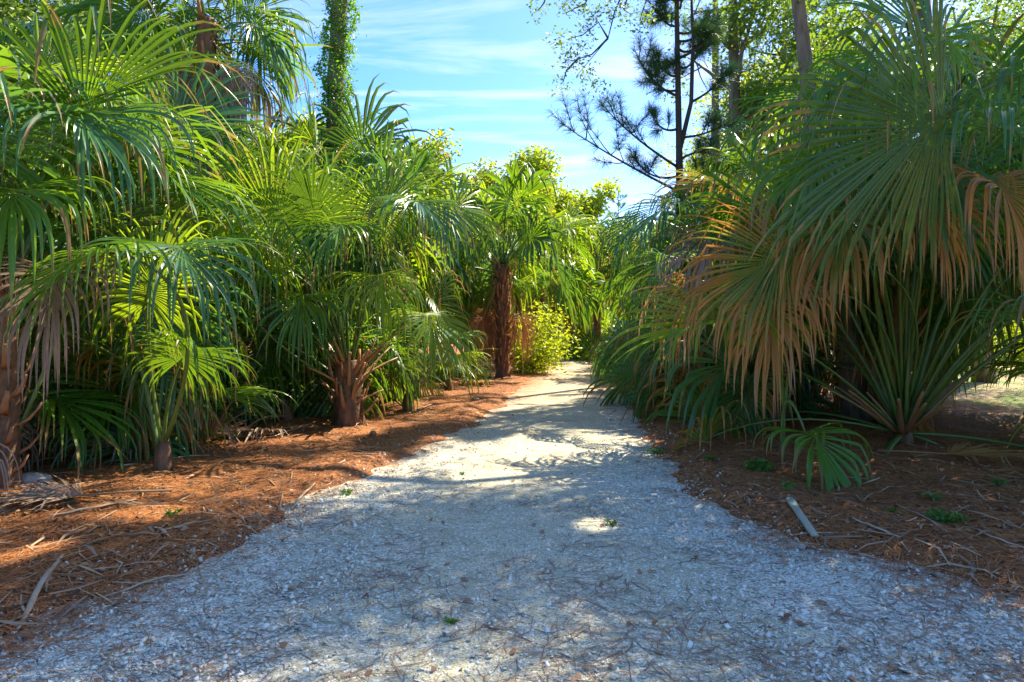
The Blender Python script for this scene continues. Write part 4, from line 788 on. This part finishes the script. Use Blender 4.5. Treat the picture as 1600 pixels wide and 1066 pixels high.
# small weeds
def weed(label, u, v, s, n, seed, mat='weed'):
    g = np.random.default_rng(seed); s *= .8; x, y = gp(u, v); root = thing('weed_seedling', label, 'weed', (x, y, float(top(x, y)))); ac = Acc(); st = Acc()
    for k in range(n):
        a_ = k * 2.4; r_ = s * g.uniform(.3, 1); h_ = s * g.uniform(.4, 1.1); e_ = np.array([math.cos(a_) * r_, math.sin(a_) * r_, h_ * .7]); tube(st, [[0, 0, 0], list(e_ * .5 + [0, 0, h_ * .2]), list(e_)], [.003, .002, .0015], 3, .5)
        leaves(ac, np.repeat([e_, e_ * .75, e_ * .9, e_ * .6], 4, 0), s * .42, g)
    obj('stem', st.mesh('stem', M['stalk']), root); obj('leaves', ac.mesh('leaves', M[mat]), root)
for k, (u, v, s, n, lab) in enumerate([(285, 722, .22, 12, 'leafy green seedling at the foot of the young left palm'), (107, 798, .09, 7, 'single tiny bright seedling in the straw at the left'), (268, 820, .10, 5, 'small grassy sprig in the sunny spot, left bank'),
    (1188, 742, .20, 13, 'largest fern-like weed left of the small drooping palm'), (1230, 775, .10, 8, 'low weed under the tips of the drooping fan'), (1478, 830, .14, 13, 'bright mossy weed between the dry strips on the right bank'), (1395, 812, .07, 5, 'tiny pale weed right of the drooping fan'),
    (1300, 735, .18, 9, 'weed behind the drooping fan leaflets'), (1455, 795, .10, 6, 'weed on the right bank above the bright mossy one'), (1560, 775, .10, 7, 'weed near the right edge of the view'), (542, 775, .08, 7, 'grass tuft in the gravel near its left edge'), (722, 742, .05, 6, 'tiny green tuft at the left edge of the big sunlit patch'),
    (955, 822, .07, 7, 'small tuft in the little sunlit spot right of the path centre'), (705, 975, .05, 7, 'mossy tuft in the gravel at the bottom centre'), (1025, 712, .12, 9, 'grassy tuft on the right margin of the path'), (1110, 730, .10, 7, 'small weed in the straw right of the path margin')]):
    weed(lab, u, v, s, n, 300 + k)
# stone beside the path and pine cones
def stone(name, label, cat, u, v, r, mat, sc=(1, .8, .6), seed=1):
    g = np.random.default_rng(seed); x, y = gp(u, v); n_, k = 8, 12; th = np.linspace(0.02, math.pi - .02, n_); ph = np.linspace(0, 2 * math.pi, k, endpoint=False); TH, PH = np.meshgrid(th, ph, indexing='ij')
    rr = r * (1 + .13 * np.sin(3 * PH + seed) * np.sin(TH) + .08 * g.normal(size=TH.shape)); V = np.stack([rr * np.sin(TH) * np.cos(PH) * sc[0], rr * np.sin(TH) * np.sin(PH) * sc[1], rr * np.cos(TH) * sc[2]], -1)
    i, j = np.meshgrid(np.arange(n_ - 1), np.arange(k), indexing='ij'); Q = np.stack([i * k + j, (i + 1) * k + j, (i + 1) * k + (j + 1) % k, i * k + (j + 1) % k], -1).reshape(-1, 4)
    return tag(obj(name, mesh(name, V, Q, None, np.zeros((n_ * k, 2)), mat), None, (x, y, float(top(x, y)) + r * sc[2] * .6)), label, cat)
M['rock'] = plain_mat('pale_rock', (0.24, 0.21, 0.17), (0.46, 0.42, 0.35), 5, .85, .6)
stone('rock', 'pale weathered rock half hidden in the dark at the far left', 'rock', 50, 768, .14, M['rock'], (1.3, .8, .5), 2)
stone('rock', 'small pale stone on the straw beside the left edge of the path', 'rock', 744, 630, .06, M['rock'], seed=3)
stone('pine_cone', 'dark pine cone in the straw near the booted palm', 'pine cone', 583, 686, .05, M['boot'], (1, .8, .8), 4)

# fronds of the procedural crowns that would still stand in the rays of the sunlit spots are cut away
bpy.context.view_layer.update(); dg = bpy.context.evaluated_depsgraph_get(); g = random.Random(4)
keep_ = {'blade'}; S_ = SUN.normalized(); removed = 0
for rnd_ in range(5):
    cnt = {}
    for (q, r) in LIT:
        q = Vector((*q, 0)[:3])
        for k in range(16):
            a_ = g.uniform(0, 6.28); rr_ = r * 0.8 * math.sqrt(g.random()); o_ = q + Vector((math.cos(a_) * rr_, math.sin(a_) * rr_ * 1.2, 0.16))
            for hop in range(12):
                hit, loc, nrm_, idx, ob, mat_ = scene.ray_cast(dg, o_, S_, distance=60)
                if not hit: break
                if ob.name.startswith('frond') or ob.name.startswith('leaf_stalk'):
                    f_ = bpy.data.objects[ob.name]; f_ = f_ if f_.name.startswith('frond') else f_.parent
                    if f_ is not None and f_.name.startswith('frond') and f_.parent is not None: cnt[f_.name] = cnt.get(f_.name, 0) + 1
                o_ = loc + S_ * 0.02
    bad = [n_ for n_, c_ in cnt.items() if c_ >= 3 and not bpy.data.objects[n_].get('keep')]
    for n_ in bad:
        f_ = bpy.data.objects[n_]
        for ch in list(f_.children): bpy.data.objects.remove(ch)
        bpy.data.objects.remove(f_); removed += 1
    if not bad: break
    bpy.context.view_layer.update(); dg = bpy.context.evaluated_depsgraph_get()
print('fronds cut for the sun spots', removed)
for o in bpy.data.objects:
    if 'keep' in o: del o['keep']
